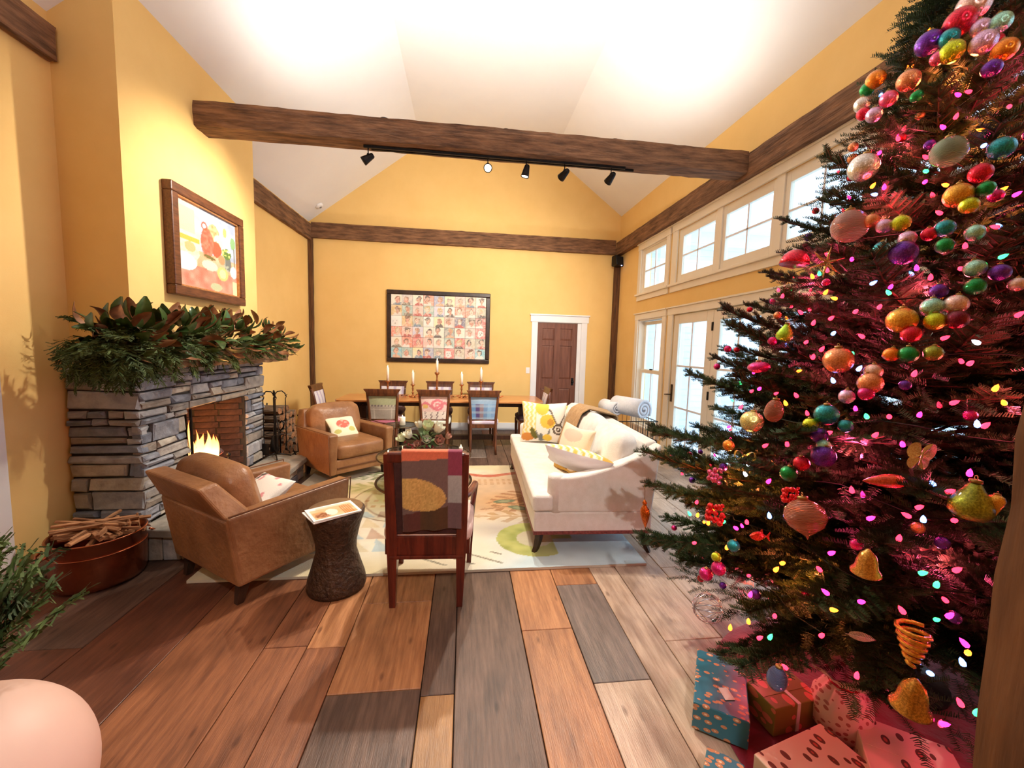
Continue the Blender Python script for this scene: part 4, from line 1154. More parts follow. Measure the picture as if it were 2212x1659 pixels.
LF = leaf_mesh('leaf', FLEAF, FLEAF, .11, .022, .02)
for k in range(26):
    a = rf.uniform(0, 2*PI); e = rf.uniform(-.1, .9)
    place_leaf(LF, (.05*math.cos(a), .05*math.sin(a), .06+.08*e), (math.cos(a), math.sin(a), e), rf.uniform(-.5, .5), rf.uniform(.8, 1.6), fw)
bm = MB().lathe([(0, -.009), (.007, -.006), (.009, 0), (.007, .006), (0, .009)], 8).mesh('berry', BURG, True)
for k in range(34):
    a = rf.uniform(PI, 2*PI); r_ = rf.uniform(.09, .19)
    inst('berry', bm, fw, (r_*math.cos(a), r_*math.sin(a)*.8, rf.uniform(.012, .09)), scale=rf.uniform(.8, 1.3))

# small glass side table
stb = thing('side_table', 'small round glass side table between armchair and dining chairs', 'table', (-.77, 5.06, 0))
MB().lathe([(0, .54), (.2, .54), (.2, .55), (0, .55)], 40).build('glass_top', TGLASS, stb)
ring(.204, .545, .006).build('rim', BRONZE, stb, smooth=True)
MB().lathe([(0, 0), (.14, 0), (.14, .012), (.03, .03), (.022, .06), (.022, .50), (.06, .535), (0, .539)], 24).build('pedestal', BLACK, stb, smooth=True)
pillar('white pillar candle standing on the small glass side table', (-.75, 5.04, .5505), .035, .10)

# ------------------------------------------------------------------ dining table and chairs
WALN = mat('walnut_frame', S(70, 36, 20), .38, col2=S(112, 64, 36), scale=6, stretch=(5, 5, .8), coat=.2)
TTOP = mat('polished_pine_top', S(168, 104, 54), .28, col2=S(204, 142, 84), scale=4, stretch=(.6, 7, 4), coat=.35)
TLEG = mat('dark_trestle', S(50, 28, 18), .45, col2=S(78, 46, 28), scale=5, stretch=(5, 5, .8))
dt = thing('dining_table', 'long trestle dining table with pine top and dark legs', 'table', (-.31, 6.2, 0))
pl_ = []
for cx, cy, a0 in ((1.5-.1, .39-.1, 0), (-1.5+.1, .39-.1, PI/2), (-1.5+.1, -.39+.1, PI), (1.5-.1, -.39+.1, 1.5*PI)):
    for k in range(6): pl_.append((cx+.1*math.cos(a0+k*PI/10), cy+.1*math.sin(a0+k*PI/10)))
MB().prism(pl_, .72, .75, 'z').build('table_top', TTOP, dt, bevel=.006)
MB().box(-1.2, 1.22, -.05, .05, .62, .72).build('apron', TLEG, dt, bevel=.005)
for x in (-1.22, 1.26):
    MB().box(x-.09, x+.09, -.07, .07, .08, .64).build('leg', TLEG, dt, bevel=.008)
    MB().box(x-.07, x+.07, -.33, .33, 0, .08).build('foot', TLEG, dt, bevel=.015)
    MB().box(x-.06, x+.06, -.3, .3, .645, .72).build('bearer', TLEG, dt, bevel=.01)
MB().box(-1.2, 1.2, -.04, .04, .10, .17).build('stretcher', TLEG, dt, bevel=.005)
UPH = painted('chair_upholstery', .9, .2, 240)
def chair_pat(kind):
    def f(u, v):
        n = vnoise(u*30, v*30, 3)
        if kind == 'sage':
            c = S(176, 178, 140) if v > .62 else S(178, 166, 152)
            if .52 < v < .62: c = S(120, 110, 110) if (int(u*16) % 2 and .54 < v < .6) else S(196, 186, 166)
            if v < .46 and (abs(u-.15) < .02 or abs(u-.85) < .02 or abs(v-.42) < .02): c = S(206, 196, 182)
        elif kind == 'pink':
            c = S(236, 206, 200); r = math.hypot(u-.62, v-.62)
            if abs(r-.2) < .05 or abs(r-.07) < .03 or abs(v-.58-.12*math.sin(u*9)) < .06: c = S(222, 130, 140)
            if v < .34:
                c = S(240, 226, 216)
                if abs(((u*4) % 1)-.5+.12*math.sin(v*40)) < .06: c = S(90, 40, 50)
            if ell(u, v, .15, .55, .1, .1) < 1: c = S(226, 190, 120)
        elif kind == 'blue':
            c = S(150, 178, 206)
            if v < .68: c = [S(110, 150, 196), S(92, 76, 128), S(150, 130, 140), S(118, 150, 190), S(140, 180, 214), S(128, 160, 198)][min(5, int(u*6))]
            if int(v*11) % 3 == 0: c = mixc(c, S(176, 196, 214), .5)
        elif kind == 'seatpink': c = S(226, 206, 206) if int(v*10) % 2 else S(190, 110, 130)
        elif kind == 'seatgreen':
            c = S(220, 220, 206); r = math.hypot(u-.7, v-.5)
            if abs(r-.12) < .04 or (abs(u-.35) < .12 and vnoise(u*18, v*18) > .5): c = S(150, 160, 110)
        elif kind == 'seatblue': c = S(226, 214, 220) if vnoise(u*6, v*6, 5) > .4 else S(196, 180, 200)
        elif kind == 'plum': c = S(84, 62, 66) if n > .5 else S(104, 80, 80)
        else: c = S(226, 220, 224) if (int(u*9) % 3) else S(190, 176, 200)
        k = .92+.16*n
        return (c[0]*k, c[1]*k, c[2]*k, 1)
    return f
def dchair(label, loc, rz, back, seat, front='lilac'):
    c = thing('dining_chair', label, 'chair', loc, rz, 'walnut dining chairs around the table')
    for s_ in (-1, 1):
        pts = [(s_*.185, -.30, 0), (s_*.18, -.262, .12), (s_*.178, -.225, .28), (s_*.178, -.20, .44), (s_*.184, -.205, .58), (s_*.196, -.235, .76), (s_*.205, -.265, .88)]
        MB().tube(pts, [.016, .019, .022, .024, .022, .02, .018], 8).build('rear_leg', WALN, c, smooth=True)
        MB().hexa([(s_*.19-.013, .19, 0), (s_*.19+.013, .19, 0), (s_*.19+.013, .216, 0), (s_*.19-.013, .216, 0)], [(s_*.2-.022, .18, .41), (s_*.2+.022, .18, .41), (s_*.2+.022, .224, .41), (s_*.2-.022, .224, .41)]).build('front_leg', WALN, c)
    crest = MB()
    pf = [(-.248, .928), (.248, .928), (.24, .912), (.212, .875), (.20, .83), (-.20, .83), (-.212, .875), (-.24, .912)]
    crest.prism(pf, -.28, -.235); crest.v = [(x, y-.025*((z-.83)/.1)-.02*(1-(x/.24)**2), z) for x, y, z in crest.v]
    crest.build('crest_rail', WALN, c, bevel=.006)
    MB().tube([(-.18, -.2, .485), (.18, -.2, .485)], .016, 8).build('lower_rail', WALN, c, smooth=True)
    MB().box(-.195, .195, -.215, -.185, .375, .43).box(-.2, .2, .18, .21, .375, .43).box(-.2, -.175, -.2, .2, .375, .43).box(.175, .2, -.2, .2, .375, .43).build('seat_rail', WALN, c, bevel=.004)
    for sgn, pat, nm in ((-1, back, 'back_panel'), (1, front, 'front_panel')):
        mb = MB(); nu, nv = 26, 30
        mb.grid(lambda u, v: ((u-.5)*(.33+.05*v), -.197-.052*v**1.5+sgn*(.012+.018*math.sin(PI*u)*math.sin(PI*v)), .50+.335*v), nu, nv)
        if sgn > 0: mb.f = [f[::-1] for f in mb.f]
        pc = chair_pat(pat); mb.build(nm, UPH, c, smooth=True, cols=[pc(i/(nu-1), j/(nv-1)) for j in range(nv) for i in range(nu)])
    sm = MB().rbox((0, .005, .455), (.215, .215, .04), .03, 10, .014); pc = chair_pat(seat)
    sm.build('seat', UPH, c, smooth=True, cols=[pc(p[0]/.43+.5, p[1]/.43+.5) for p in sm.v])
    return c
dchair('walnut dining chair with sage and grey back, nearest the armchair', (-1.115, 5.93, 0), 0, 'sage', 'seatpink')
dchair('walnut dining chair with pink scroll back in the near row', (-.41, 5.93, 0), 0, 'pink', 'seatgreen')
dchair('walnut dining chair with blue plaid back in the near row', (.285, 5.93, 0), 0, 'blue', 'seatblue')
dchair('walnut dining chair across the table behind the left candles', (-1.2, 6.75, 0), PI, 'plum', 'plum')
dchair('walnut dining chair across the table behind the middle candle', (-.41, 6.75, 0), PI, 'plum', 'plum')
dchair('walnut dining chair across the table behind the right candles', (.295, 6.75, 0), PI, 'plum', 'plum')
dchair('walnut dining chair at the left head of the table', (-1.90, 6.2, 0), -PI/2, 'plum', 'lilac', 'lilac')
dchair('walnut dining chair at the right head of the table by the door', (1.06, 6.24, 0), PI/2, 'plum', 'plum', 'lilac')
# candlesticks
STICK = mat('copper_candlestick', S(150, 92, 52), .35, metal=.7, col2=S(176, 116, 70), scale=12)
def candlestick(label, x, y, hs_, hc):
    t = thing('candlestick', label, 'candlestick', (x, y, .7505), group='turned candlesticks on the dining table')
    k = hs_
    MB().lathe([(0, 0), (.045, 0), (.046, .01), (.03, .02), (.014, .03*1), (.012, k*.3), (.022, k*.36), (.012, k*.42), (.010, k*.6), (.02, k*.66), (.011, k*.72), (.012, k*.88), (.036, k*.95), (.036, k), (.014, k), (0, k-.004)], 18).build('stem', STICK, t, smooth=True)
    c = thing('taper_candle', label.replace('candlestick', 'candle').replace('turned copper', 'lit ivory'), 'candle', (x, y, .7505+k), group='candles on the dining table')
    MB().lathe([(0, 0), (.0195, 0), (.019, hc-.004), (.015, hc), (0, hc-.006)], 16).build('wax', WAX, c, smooth=True)
    candle_flame(c, hc-.002, 1.0)
candlestick('turned copper candlestick, first from the left on the dining table', -1.14, 6.2, .245, .2)
candlestick('turned copper candlestick, second from the left on the dining table', -.77, 6.2, .195, .185)
candlestick('turned copper candlestick, tallest and in the middle of the dining table', -.41, 6.2, .385, .18)
candlestick('turned copper candlestick, second from the right on the dining table', -.035, 6.2, .205, .165)
candlestick('turned copper candlestick, first from the right on the dining table', .262, 6.2, .265, .18)
# autumn table garland
tg = thing('table_garland', 'low garland of red berries and leaves along the dining table', 'garland', (-.43, 6.2, .7505))
OLEAF = leaf_mesh('leaf', mat('rust_leaf', S(150, 70, 34), .6, col2=S(190, 104, 50), scale=12, rand=.3), LEAFB, .06, .014, .008)
RB = MB().lathe([(0, -.008), (.006, -.005), (.008, 0), (.006, .005), (0, .008)], 8).mesh('berry', mat('red_berry', S(170, 36, 24), .3, col2=S(200, 60, 30)), True)
for k in range(110):
    x = rf.uniform(-1.0, 1.02); y = rf.uniform(-.09, .09)
    if k % 3: place_leaf(OLEAF, (x, y, .012), (rf.uniform(-1, 1), rf.uniform(-1, 1), rf.uniform(-.05, .35)), rf.uniform(-.5, .5), rf.uniform(.7, 1.2), tg)
    else: inst('berry', RB, tg, (x, y, .009), scale=rf.uniform(.8, 1.2))
# ------------------------------------------------------------------ still-life painting on the chimney breast
PAINT = painted('oil_paint', .5, .35, 90, spec=.4)
FRAMEB = mat('brown_picture_frame', S(74, 40, 24), .4, col2=S(112, 66, 40), scale=10, stretch=(6, 1, 6))
GILT = mat('gilt_fillet', S(176, 120, 70), .4, metal=.5, col2=S(206, 150, 96), scale=40)
pt = thing('framed_painting', 'still-life painting in a brown frame above the mantel', 'painting', (-2.28, 3.92, 2.31))
W2, H2, fwid = .50, .425, .075
for a in ((-W2, W2, H2-fwid, H2), (-W2, W2, -H2, -H2+fwid), (-W2, -W2+fwid, -H2+fwid, H2-fwid), (W2-fwid, W2, -H2+fwid, H2-fwid)):
    MB().hexa([(0, a[0], a[2]), (.07, a[0], a[2]), (.07, a[1], a[2]), (0, a[1], a[2])], [(0, a[0], a[3]), (.07, a[0], a[3]), (.07, a[1], a[3]), (0, a[1], a[3])]).build('frame_rail', FRAMEB, pt, bevel=.008)
iw, ih = W2-fwid, H2-fwid
for a in ((-iw, iw, ih-.012, ih), (-iw, iw, -ih, -ih+.012), (-iw, -iw+.012, -ih, ih), (iw-.012, iw, -ih, ih)):
    MB().box(.03, .055, a[0], a[1], a[2], a[3]).build('fillet', GILT, pt)
def still(u, v):
    n = vnoise(u*14, v*14, 1); n2 = vnoise(u*34, v*34, 2)
    c = mixc(S(240, 206, 176), S(250, 226, 200), n)
    if u > .36 and v > .42: c = mixc(S(150, 164, 190), S(192, 200, 214), n)
    if u < .32 and v > .55:
        c = mixc(S(246, 214, 180), S(250, 232, 206), n)
        if abs(u-.17) < .11 and abs(v-.78) < .14: c = S(240, 190, 160)
    if u < .34 and abs(v-.57) < .025: c = S(222, 170, 70)
    if v < .47 and u > .3: c = mixc(S(230, 150, 110), S(244, 190, 160), n)
    if v < .28: c = mixc(S(224, 110, 90), S(240, 160, 140), n)
    if ell(u, v, .16, .42, .18, .1) < 1: c = mixc(S(236, 226, 160), S(250, 240, 200), n2)
    if ell(u, v, .2, .48, .08, .06) < 1: c = S(232, 170, 120)
    if ell(u, v, .12, .30, .17, .1) < 1: c = mixc(S(206, 216, 222), S(246, 248, 248), n2)
    if ell(u, v, .58, .74, .1, .12) < 1: c = mixc(S(200, 130, 80), S(244, 200, 150), n2)
    if ell(u, v, .66, .66, .08, .09) < 1: c = S(246, 236, 190)
    if ell(u, v, .62, .56, .09, .1) < 1: c = S(190, 92, 66)
    if ell(u, v, .47, .60, .105, .18) < 1: c = mixc(S(196, 84, 64), S(226, 130, 106), n2)
    if ell(u, v, .43, .79, .05, .05) < 1 and ell(u, v, .43, .79, .03, .03) > 1: c = S(170, 90, 60)
    if ell(u, v, .5, .43, .1, .022, -.1) < 1: c = S(110, 100, 56)
    if ell(u, v, .78, .82, .035, .06) < 1: c = S(240, 226, 110)
    if ell(u, v, .93, .72, .05, .08) < 1: c = S(130, 172, 120)
    if abs(u-.95) < .006 and .4 < v < .65: c = S(110, 110, 96)
    if ell(u, v, .82, .42, .07, .1) < 1: c = S(110, 116, 112) if n2 > .4 else S(160, 166, 150)
    if ell(u, v, .8, .55, .09, .07) < 1 and n2 > .35: c = S(196, 206, 110) if n2 < .6 else S(90, 120, 60)
    if ell(u, v, .71, .45, .06, .06) < 1: c = S(228, 140, 100)
    if ell(u, v, .93, .33, .07, .08) < 1: c = S(228, 206, 214)
    if ell(u, v, .5, .33, .13, .06) < 1: c = S(248, 206, 186)
    if ell(u, v, .72, .27, .1, .09) < 1: c = S(240, 190, 120) if ell(u, v, .72, .27, .06, .06) > 1 else S(248, 216, 160)
    if u > .9 and v < .2: c = S(222, 218, 170)
    if ell(u, v, .6, .08, .1, .05) < 1: c = S(180, 186, 150)
    return c
mb = MB().grid(lambda u, v: (.032, -iw+2*iw*u, -ih+2*ih*v), 110, 92)
mb.build('canvas', PAINT, pt, cols=[still(i/109, j/91) for j in range(92) for i in range(110)])

# ------------------------------------------------------------------ grid of portraits on the back wall
pg_ = thing('framed_portrait_grid', 'large dark-framed grid of fifty-four small painted portraits on the back wall', 'painting', (-.46, YB, 1.868))
DKF = mat('dark_picture_frame', S(36, 24, 20), .35, col2=S(62, 44, 36), scale=12)
W2, H2, fwid = .91, .632, .075
for a in ((-W2, W2, H2-fwid, H2), (-W2, W2, -H2, -H2+fwid), (-W2, -W2+fwid, -H2+fwid, H2-fwid), (W2-fwid, W2, -H2+fwid, H2-fwid)):
    MB().box(a[0], a[1], -.045, 0, a[2], a[3]).build('frame_rail', DKF, pg_, bevel=.012, seg=3)
iw, ih = W2-fwid, H2-fwid
MB().box(-iw, iw, -.018, 0, -ih, ih).build('backing', DKF, pg_)
BGC = dict(c=(244, 234, 214), g=(196, 192, 190), o=(240, 130, 96), b=(150, 160, 196), y=(246, 232, 176), p=(244, 190, 178), l=(206, 196, 166), t=(150, 190, 182), r=(222, 84, 76), v=(206, 206, 228), w=(246, 242, 236), s=(180, 180, 156), n=(84, 88, 124), k=(120, 132, 130), a=(110, 200, 214), h=(222, 186, 110))
ROWS = ['cgcobyplc', 'htptvwoos', 'whswypnsr', 'opvcckcpr', 'corpctrls', 'atybsrlpa']
rp = random.Random(17)
HAIR = [(70, 44, 30), (120, 70, 40), (200, 170, 110), (40, 34, 36), (150, 96, 60), (170, 150, 130)]
CLO = [(60, 54, 60), (226, 220, 214), (190, 60, 56), (90, 130, 160), (226, 170, 130), (120, 110, 90), (240, 236, 230)]
SKIN = [(246, 210, 186), (236, 186, 160), (226, 160, 136), (250, 224, 204), (200, 140, 110)]
tw, th = 2*iw/9, 2*ih/6
for r_ in range(6):
    for c2 in range(9):
        bg = S(*BGC[ROWS[r_][c2]]); hair, clo, skin = S(*rp.choice(HAIR)), S(*rp.choice(CLO)), S(*rp.choice(SKIN))
        cx, cy, hat, dog, sd = .5+rp.uniform(-.14, .14), .52+rp.uniform(-.1, .1), rp.random() < .25, (r_, c2) in ((2, 0), (3, 8), (5, 5)), rp.randint(0, 99)
        cl = []; n = 18
        for j in range(n):
            for i in range(n):
                u, v = i/(n-1), j/(n-1); k = vnoise(u*6, v*6, sd); u += .16*(vnoise(u*4, v*4, sd+7)-.5); v += .16*(vnoise(u*4+9, v*4, sd+3)-.5)
                c = mixc(bg, (1, 1, 1, 1), .25*k)
                if dog:
                    if ell(u, v, cx, cy, .3, .34) < 1: c = S(238, 234, 230)
                    for ex, ey in ((-.12, .08), (.12, .08), (0, -.1)):
                        if ell(u, v, cx+ex, cy+ey, .05, .05) < 1: c = S(40, 38, 42)
                else:
                    if ell(u, v, cx, .0, .42, .3) < 1: c = clo
                    if ell(u, v, cx, cy+.08, .25, .3) < 1: c = hair
                    if abs(u-cx) < .09 and .2 < v < .45: c = mixc(skin, S(150, 90, 70), .25)
                    if ell(u, v, cx, cy, .18, .24) < 1: c = mixc(skin, S(190, 110, 90), .35*(k > .6))
                    if hat and (ell(u, v, cx, cy+.24, .34, .06) < 1 or ell(u, v, cx, cy+.3, .2, .13) < 1): c = hair
                    if ell(u, v, cx-.07, cy+.04, .03, .02) < 1 or ell(u, v, cx+.07, cy+.04, .03, .02) < 1: c = S(80, 56, 50)
                    if ell(u, v, cx, cy-.12, .05, .018) < 1: c = S(180, 80, 76)
                cl.append(mixc(c, S(250, 240, 226), .18+.3*(vnoise(u*9, v*9, sd+1) > .62)))
        x0, z0 = -iw+c2*tw+.002, ih-(r_+1)*th+.002
        mb = MB().grid(lambda u, v: (x0+(tw-.004)*u, -.026, z0+(th-.004)*v), n, n); nn = len(mb.v)
        mb.box(x0, x0+tw-.004, -.0255, -.017, z0, z0+th-.004)
        mb.build('portrait_tile', PAINT, pg_, cols=cl+[bg]*8)

# ------------------------------------------------------------------ speaker, smoke detector
sp_ = thing('wall_speaker', 'black loudspeaker in the right back corner under the beams', 'speaker', (2.735, 7.2, 3.165), math.radians(35))
MB().hexa([(-.13, -.09, -.1), (.13, -.09, -.1), (.07, .08, -.1), (-.07, .08, -.1)], [(-.14, -.06, .085), (.14, -.06, .085), (.07, .08, .085), (-.07, .08, .085)]).build('cabinet', BLACK, sp_, bevel=.02, seg=3)
MB().hexa([(-.115, -.094, -.085), (.115, -.094, -.085), (.115, -.085, -.085), (-.115, -.085, -.085)], [(-.12, -.069, .07), (.12, -.069, .07), (.12, -.06, .07), (-.12, -.06, .07)]).build('grille', mat('speaker_cloth', S(16, 15, 16), .9, col2=S(26, 24, 24), scale=90, bump=.3, bscale=200), sp_)
MB().box(-.012, .012, -.099, -.09, -.097, -.088).build('status_light', emis('blue_led', (.3, .35, 1, 1), 6), sp_)
sd_ = thing('smoke_detector', 'round white smoke detector on the left ceiling slope', 'smoke detector', (-2.40, 7.12, ceil_z(-2.40)-.001), rot=(0, math.atan2(-1.402, 1.86), 0))
MB().lathe([(0, -.04), (.035, -.04), (.055, -.028), (.062, -.01), (.062, 0), (0, 0)], 24).build('body', WHITE, sd_, smooth=True)
MB().lathe([(0, -.046), (.02, -.046), (.022, -.04), (0, -.04)], 16).build('sensor', mat('grey_plastic', S(150, 150, 152), .5, col2=S(140, 140, 142)), sd_)

# ------------------------------------------------------------------ copper tub with kindling
COPPER = mat('old_copper', S(190, 118, 86), .26, metal=.95, col2=S(140, 80, 58), scale=5, bump=.15, bscale=18, contrast=(.3, .7))
tubp = (-2.285, 2.735, 0)
tb_ = thing('copper_tub', 'round copper tub full of kindling beside the stone fireplace', 'tub', tubp)
MB().lathe([(0, .004), (.18, .004), (.21, .014), (.222, .05), (.226, .16), (.226, .30), (.236, .308), (.232, .316), (.217, .31), (.214, .21), (.212, .10), (.19, .03), (0, .02)], 44).build('body', COPPER, tb_, smooth=True)
MB().tube([(.228*math.cos(2*PI*i/40), .228*math.sin(2*PI*i/40), .225) for i in range(41)], .004, 6, cap=False).build('band', COPPER, tb_, smooth=True)
for a in (.9, .9+PI):
    x, y = .23*math.cos(a), .23*math.sin(a); tx, ty = -math.sin(a), math.cos(a)
    MB().tube([(x-tx*.06, y-ty*.06, .26), (x*1.12-tx*.05, y*1.12-ty*.05, .24), (x*1.16, y*1.16, .225), (x*1.12+tx*.05, y*1.12+ty*.05, .24), (x+tx*.06, y+ty*.06, .26)], .007, 8).build('handle', COPPER, tb_, smooth=True)
SPLIT = mat('split_kindling', S(122, 78, 50), .85, col2=S(182, 132, 92), scale=6, stretch=(1, 8, 8), bump=.4, bscale=14, rand=.25)
BARK = mat('log_bark', S(84, 66, 52), .95, col2=S(150, 128, 108), scale=10, stretch=(.6, 4, 4), bump=.9, bscale=20, rand=.2)
def stick_mesh(l, w, t, seed):
    r = random.Random(seed); mb = MB(); n = 6
    ring = [(-w/2, -t/2), (w*.4, -t/2), (w/2, t*.1), (w*.1, t/2), (-w*.45, t*.3)]
    for i in range(n+1):
        k = 1-.25*abs(i/n-.5)
        for a, b in ring: mb.v.append((l*(i/n-.5), a*k+r.uniform(-.002, .002), b*k+r.uniform(-.002, .002)))
    for i in range(n):
        for k in range(5): mb.f.append((i*5+k, (i+1)*5+k, (i+1)*5+(k+1) % 5, i*5+(k+1) % 5))
    mb.f += [tuple(range(5)), tuple(n*5+k for k in range(4, -1, -1))]
    return mb.mesh('kindling_stick', SPLIT)
SM = [stick_mesh(.36, .034, .02, 1), stick_mesh(.33, .028, .022, 2), stick_mesh(.39, .024, .016, 3)]
for k in range(30):
    a = rp.uniform(-.7, .7)+(PI/2 if k % 7 == 0 else 0); r_ = rp.uniform(0, .07); b = rp.uniform(0, 2*PI)
    z = .285+.045*(k % 3)*.5+.02*(k//10)
    o = inst('kindling_stick', SM[k % 3], None, (tubp[0]+r_*math.cos(b), tubp[1]+r_*math.sin(b), z), (rp.uniform(-.5, .5), rp.uniform(-.06, .06), a))
    tag(o, 'split stick of kindling lying in the copper tub', 'kindling', 'kindling sticks in the copper tub')
for k, (dx, dy) in enumerate(((.12, .06), (.155, .03), (.17, .09))):
    o = inst('kindling_stick', SM[k], None, (tubp[0]+dx, tubp[1]+dy, .27), (rp.uniform(-.3, .3), math.radians(78+k*4), rp.uniform(-1, 1)), scale=.62)
    tag(o, 'short stick of kindling standing upright at the right of the copper tub', 'kindling', 'upright sticks in the copper tub')

# ------------------------------------------------------------------ fire tools and log rack
fs = thing('fire_tool_stand', 'black iron fire tool stand on the hearth', 'fire tools', (-2.09, 4.70, .24))
MB().tube([(0, 0, .02), (0, 0, .72), (0, 0, .76)], [.008, .008, .004], 8).build('post', BLACK, fs, smooth=True)
for k in range(4):
    a = k*PI/2+.5; c, s_ = math.cos(a), math.sin(a)
    MB().tube([(0, 0, .05), (.05*c, .05*s_, .035), (.13*c, .13*s_, .012), (.155*c, .155*s_, .004)], .007, 6).build('foot', BLACK, fs, smooth=True)
    MB().tube([(0, 0, .70), (.03*c, .03*s_, .745), (.075*c, .075*s_, .75), (.105*c, .105*s_, .72), (.112*c, .112*s_, .69), (.125*c, .125*s_, .71)], .006, 6).build('hook', BLACK, fs, smooth=True)
MB().tube([(.10*math.cos(2*PI*i/24), .10*math.sin(2*PI*i/24), .27) for i in range(25)], .005, 6, cap=False).tube([(-.1, 0, .27), (.1, 0, .27)], .005, 6).build('ring', BLACK, fs, smooth=True)
BRISTLE = mat('dark_bristle', S(26, 22, 20), .95, col2=S(44, 38, 34), scale=60, stretch=(8, 8, 1), bump=.8, bscale=80)
for k, nm in enumerate(('poker', 'hearth_brush', 'ash_shovel', 'log_tongs')):
    a = k*PI/2+.5; x, y = -2.09+.108*math.cos(a), 4.70+.108*math.sin(a)
    t = thing(nm, {'poker': 'black iron poker hanging on the fire tool stand', 'hearth_brush': 'dark bristle hearth brush hanging on the fire tool stand', 'ash_shovel': 'black ash shovel hanging on the fire tool stand', 'log_tongs': 'black log tongs hanging on the fire tool stand'}[nm], 'fire tool', (x, y, .24))
    MB().tube([(0, 0, .12), (0, 0, .66), (.012, 0, .69), (.0, 0, .715), (-.012, 0, .69)], .005, 6).build('rod', BLACK, t, smooth=True)
    if nm == 'hearth_brush': MB().lathe([(.0, .05), (.045, .05), (.04, .14), (.028, .22), (.01, .24), (0, .24)], 14).build('bristles', BRISTLE, t, smooth=True)
    elif nm == 'ash_shovel': MB().box(-.05, .05, -.008, .004, .04, .17).build('blade', BLACK, t, bevel=.01)
    elif nm == 'log_tongs': MB().tube([(.0, 0, .5), (.025, 0, .35), (.02, 0, .15), (.0, 0, .06)], .005, 6).tube([(0, 0, .5), (-.025, 0, .35), (-.02, 0, .15), (0, 0, .06)], .005, 6).build('jaws', BLACK, t, smooth=True)
    else: MB().tube([(0, 0, .12), (.01, 0, .07), (.04, 0, .05)], [.006, .006, .002], 6).build('hook_tip', BLACK, t, smooth=True)
lr = thing('log_rack', 'black iron log rack against the left wall beyond the fireplace', 'log rack', (-2.42, 5.38, 0))
for y in (-.26, .26):
    MB().tube([(-.18, y, .72), (-.2, y, .5), (-.2, y, .06), (.2, y, .06), (.2, y, .45), (.24, y, .5), (.25, y, .55), (.22, y, .58), (.2, y, .55)], .009, 8).build('end_frame', BLACK, lr, smooth=True)
    for x in (-.15, .15): MB().tube([(x, y, .06), (x*1.15, y, 0)], .01, 6).build('foot', BLACK, lr)
for x in (-.19, -.07, .07, .19): MB().tube([(x, -.26, .06), (x, .26, .06)], .008, 6).build('bar', BLACK, lr)
def log_mesh(seed, r, l):
    g = random.Random(seed); mb = MB(); n = 5; N = 9
    prof = [(1 if k < 6 else .72)*r*g.uniform(.85, 1.1) for k in range(N)]
    for i in range(n+1):
        for k in range(N):
            a = 2*PI*k/N; mb.v.append((l*(i/n-.5), math.cos(a)*prof[k]*g.uniform(.96, 1.04), math.sin(a)*prof[k]*g.uniform(.96, 1.04)))
    for i in range(n):
        for k in range(N): mb.f.append((i*N+k, (i+1)*N+k, (i+1)*N+(k+1) % N, i*N+(k+1) % N))
    e0 = len(mb.f); mb.f += [tuple(range(N)), tuple(n*N+k for k in range(N-1, -1, -1))]
    me = mb.mesh('split_log', BARK); me.materials.append(SPLIT)
    me.polygons[e0].material_index = 1; me.polygons[e0+1].material_index = 1
    return me
LM = [log_mesh(k, .052, .37) for k in range(4)]
for r_ in range(7):
    for c2 in range(5):
        if r_ == 6 and c2 > 2: continue
        o = inst('split_log', LM[(r_*3+c2) % 4], None, (-2.42+rp.uniform(-.015, .015), 5.165+c2*.106, .122+r_*.094), (rp.uniform(0, 6.28), 0, rp.uniform(-.04, .04)))
        tag(o, 'split firewood log stacked in the iron log rack', 'log', 'firewood in the log rack')

# ------------------------------------------------------------------ potted evergreen at the lower left corner
pot = thing('potted_evergreen', 'blush round pot with a small evergreen at the lower left corner', 'plant', (-.925, .76, .465))
POTM = mat('blush_ceramic', S(226, 190, 172), .5, col2=S(220, 184, 166), scale=4)
MB().lathe([(0, 0), (.1, 0)]+[(.206*math.sin(a)**.9, .20-.20*math.cos(a)) for a in [.55+2.35*i/26 for i in range(27)]]+[(.045, .39), (0, .388)], 80).build('pot', POTM, pot, smooth=True)
ev = MB(); re_ = random.Random(8)
for k in range(60):
    a = re_.uniform(0, 2*PI); e = re_.uniform(.4, 1.9)
    spray(ev, (.03*math.cos(a), .03*math.sin(a), .40), (math.cos(a)*.36, math.sin(a)*.36, e), re_.uniform(.15, .29), re_, needle=.022, dens=80, droop=.3, width=.04)
o = ev.build('foliage', CEDAR, pot); o['kind'] = 'stuff'
MB().tube([(0, 0, .38), (0, 0, .5)], .008, 6).build('stem', mat('plant_twig', S(80, 56, 36), .8, col2=S(100, 72, 48)), pot)
ps = thing('plant_stand', 'round dark plant stand under the blush pot', 'stand', (-.925, .76, 0))
MB().lathe([(0, .44), (.2, .44), (.2, .464), (0, .464)], 32).build('top', TLEG, ps)
for k in range(3):
    a = k*2*PI/3; MB().tube([(.15*math.cos(a), .15*math.sin(a), .485), (.2*math.cos(a), .2*math.sin(a), 0)], .014, 8).build('leg', TLEG, ps)
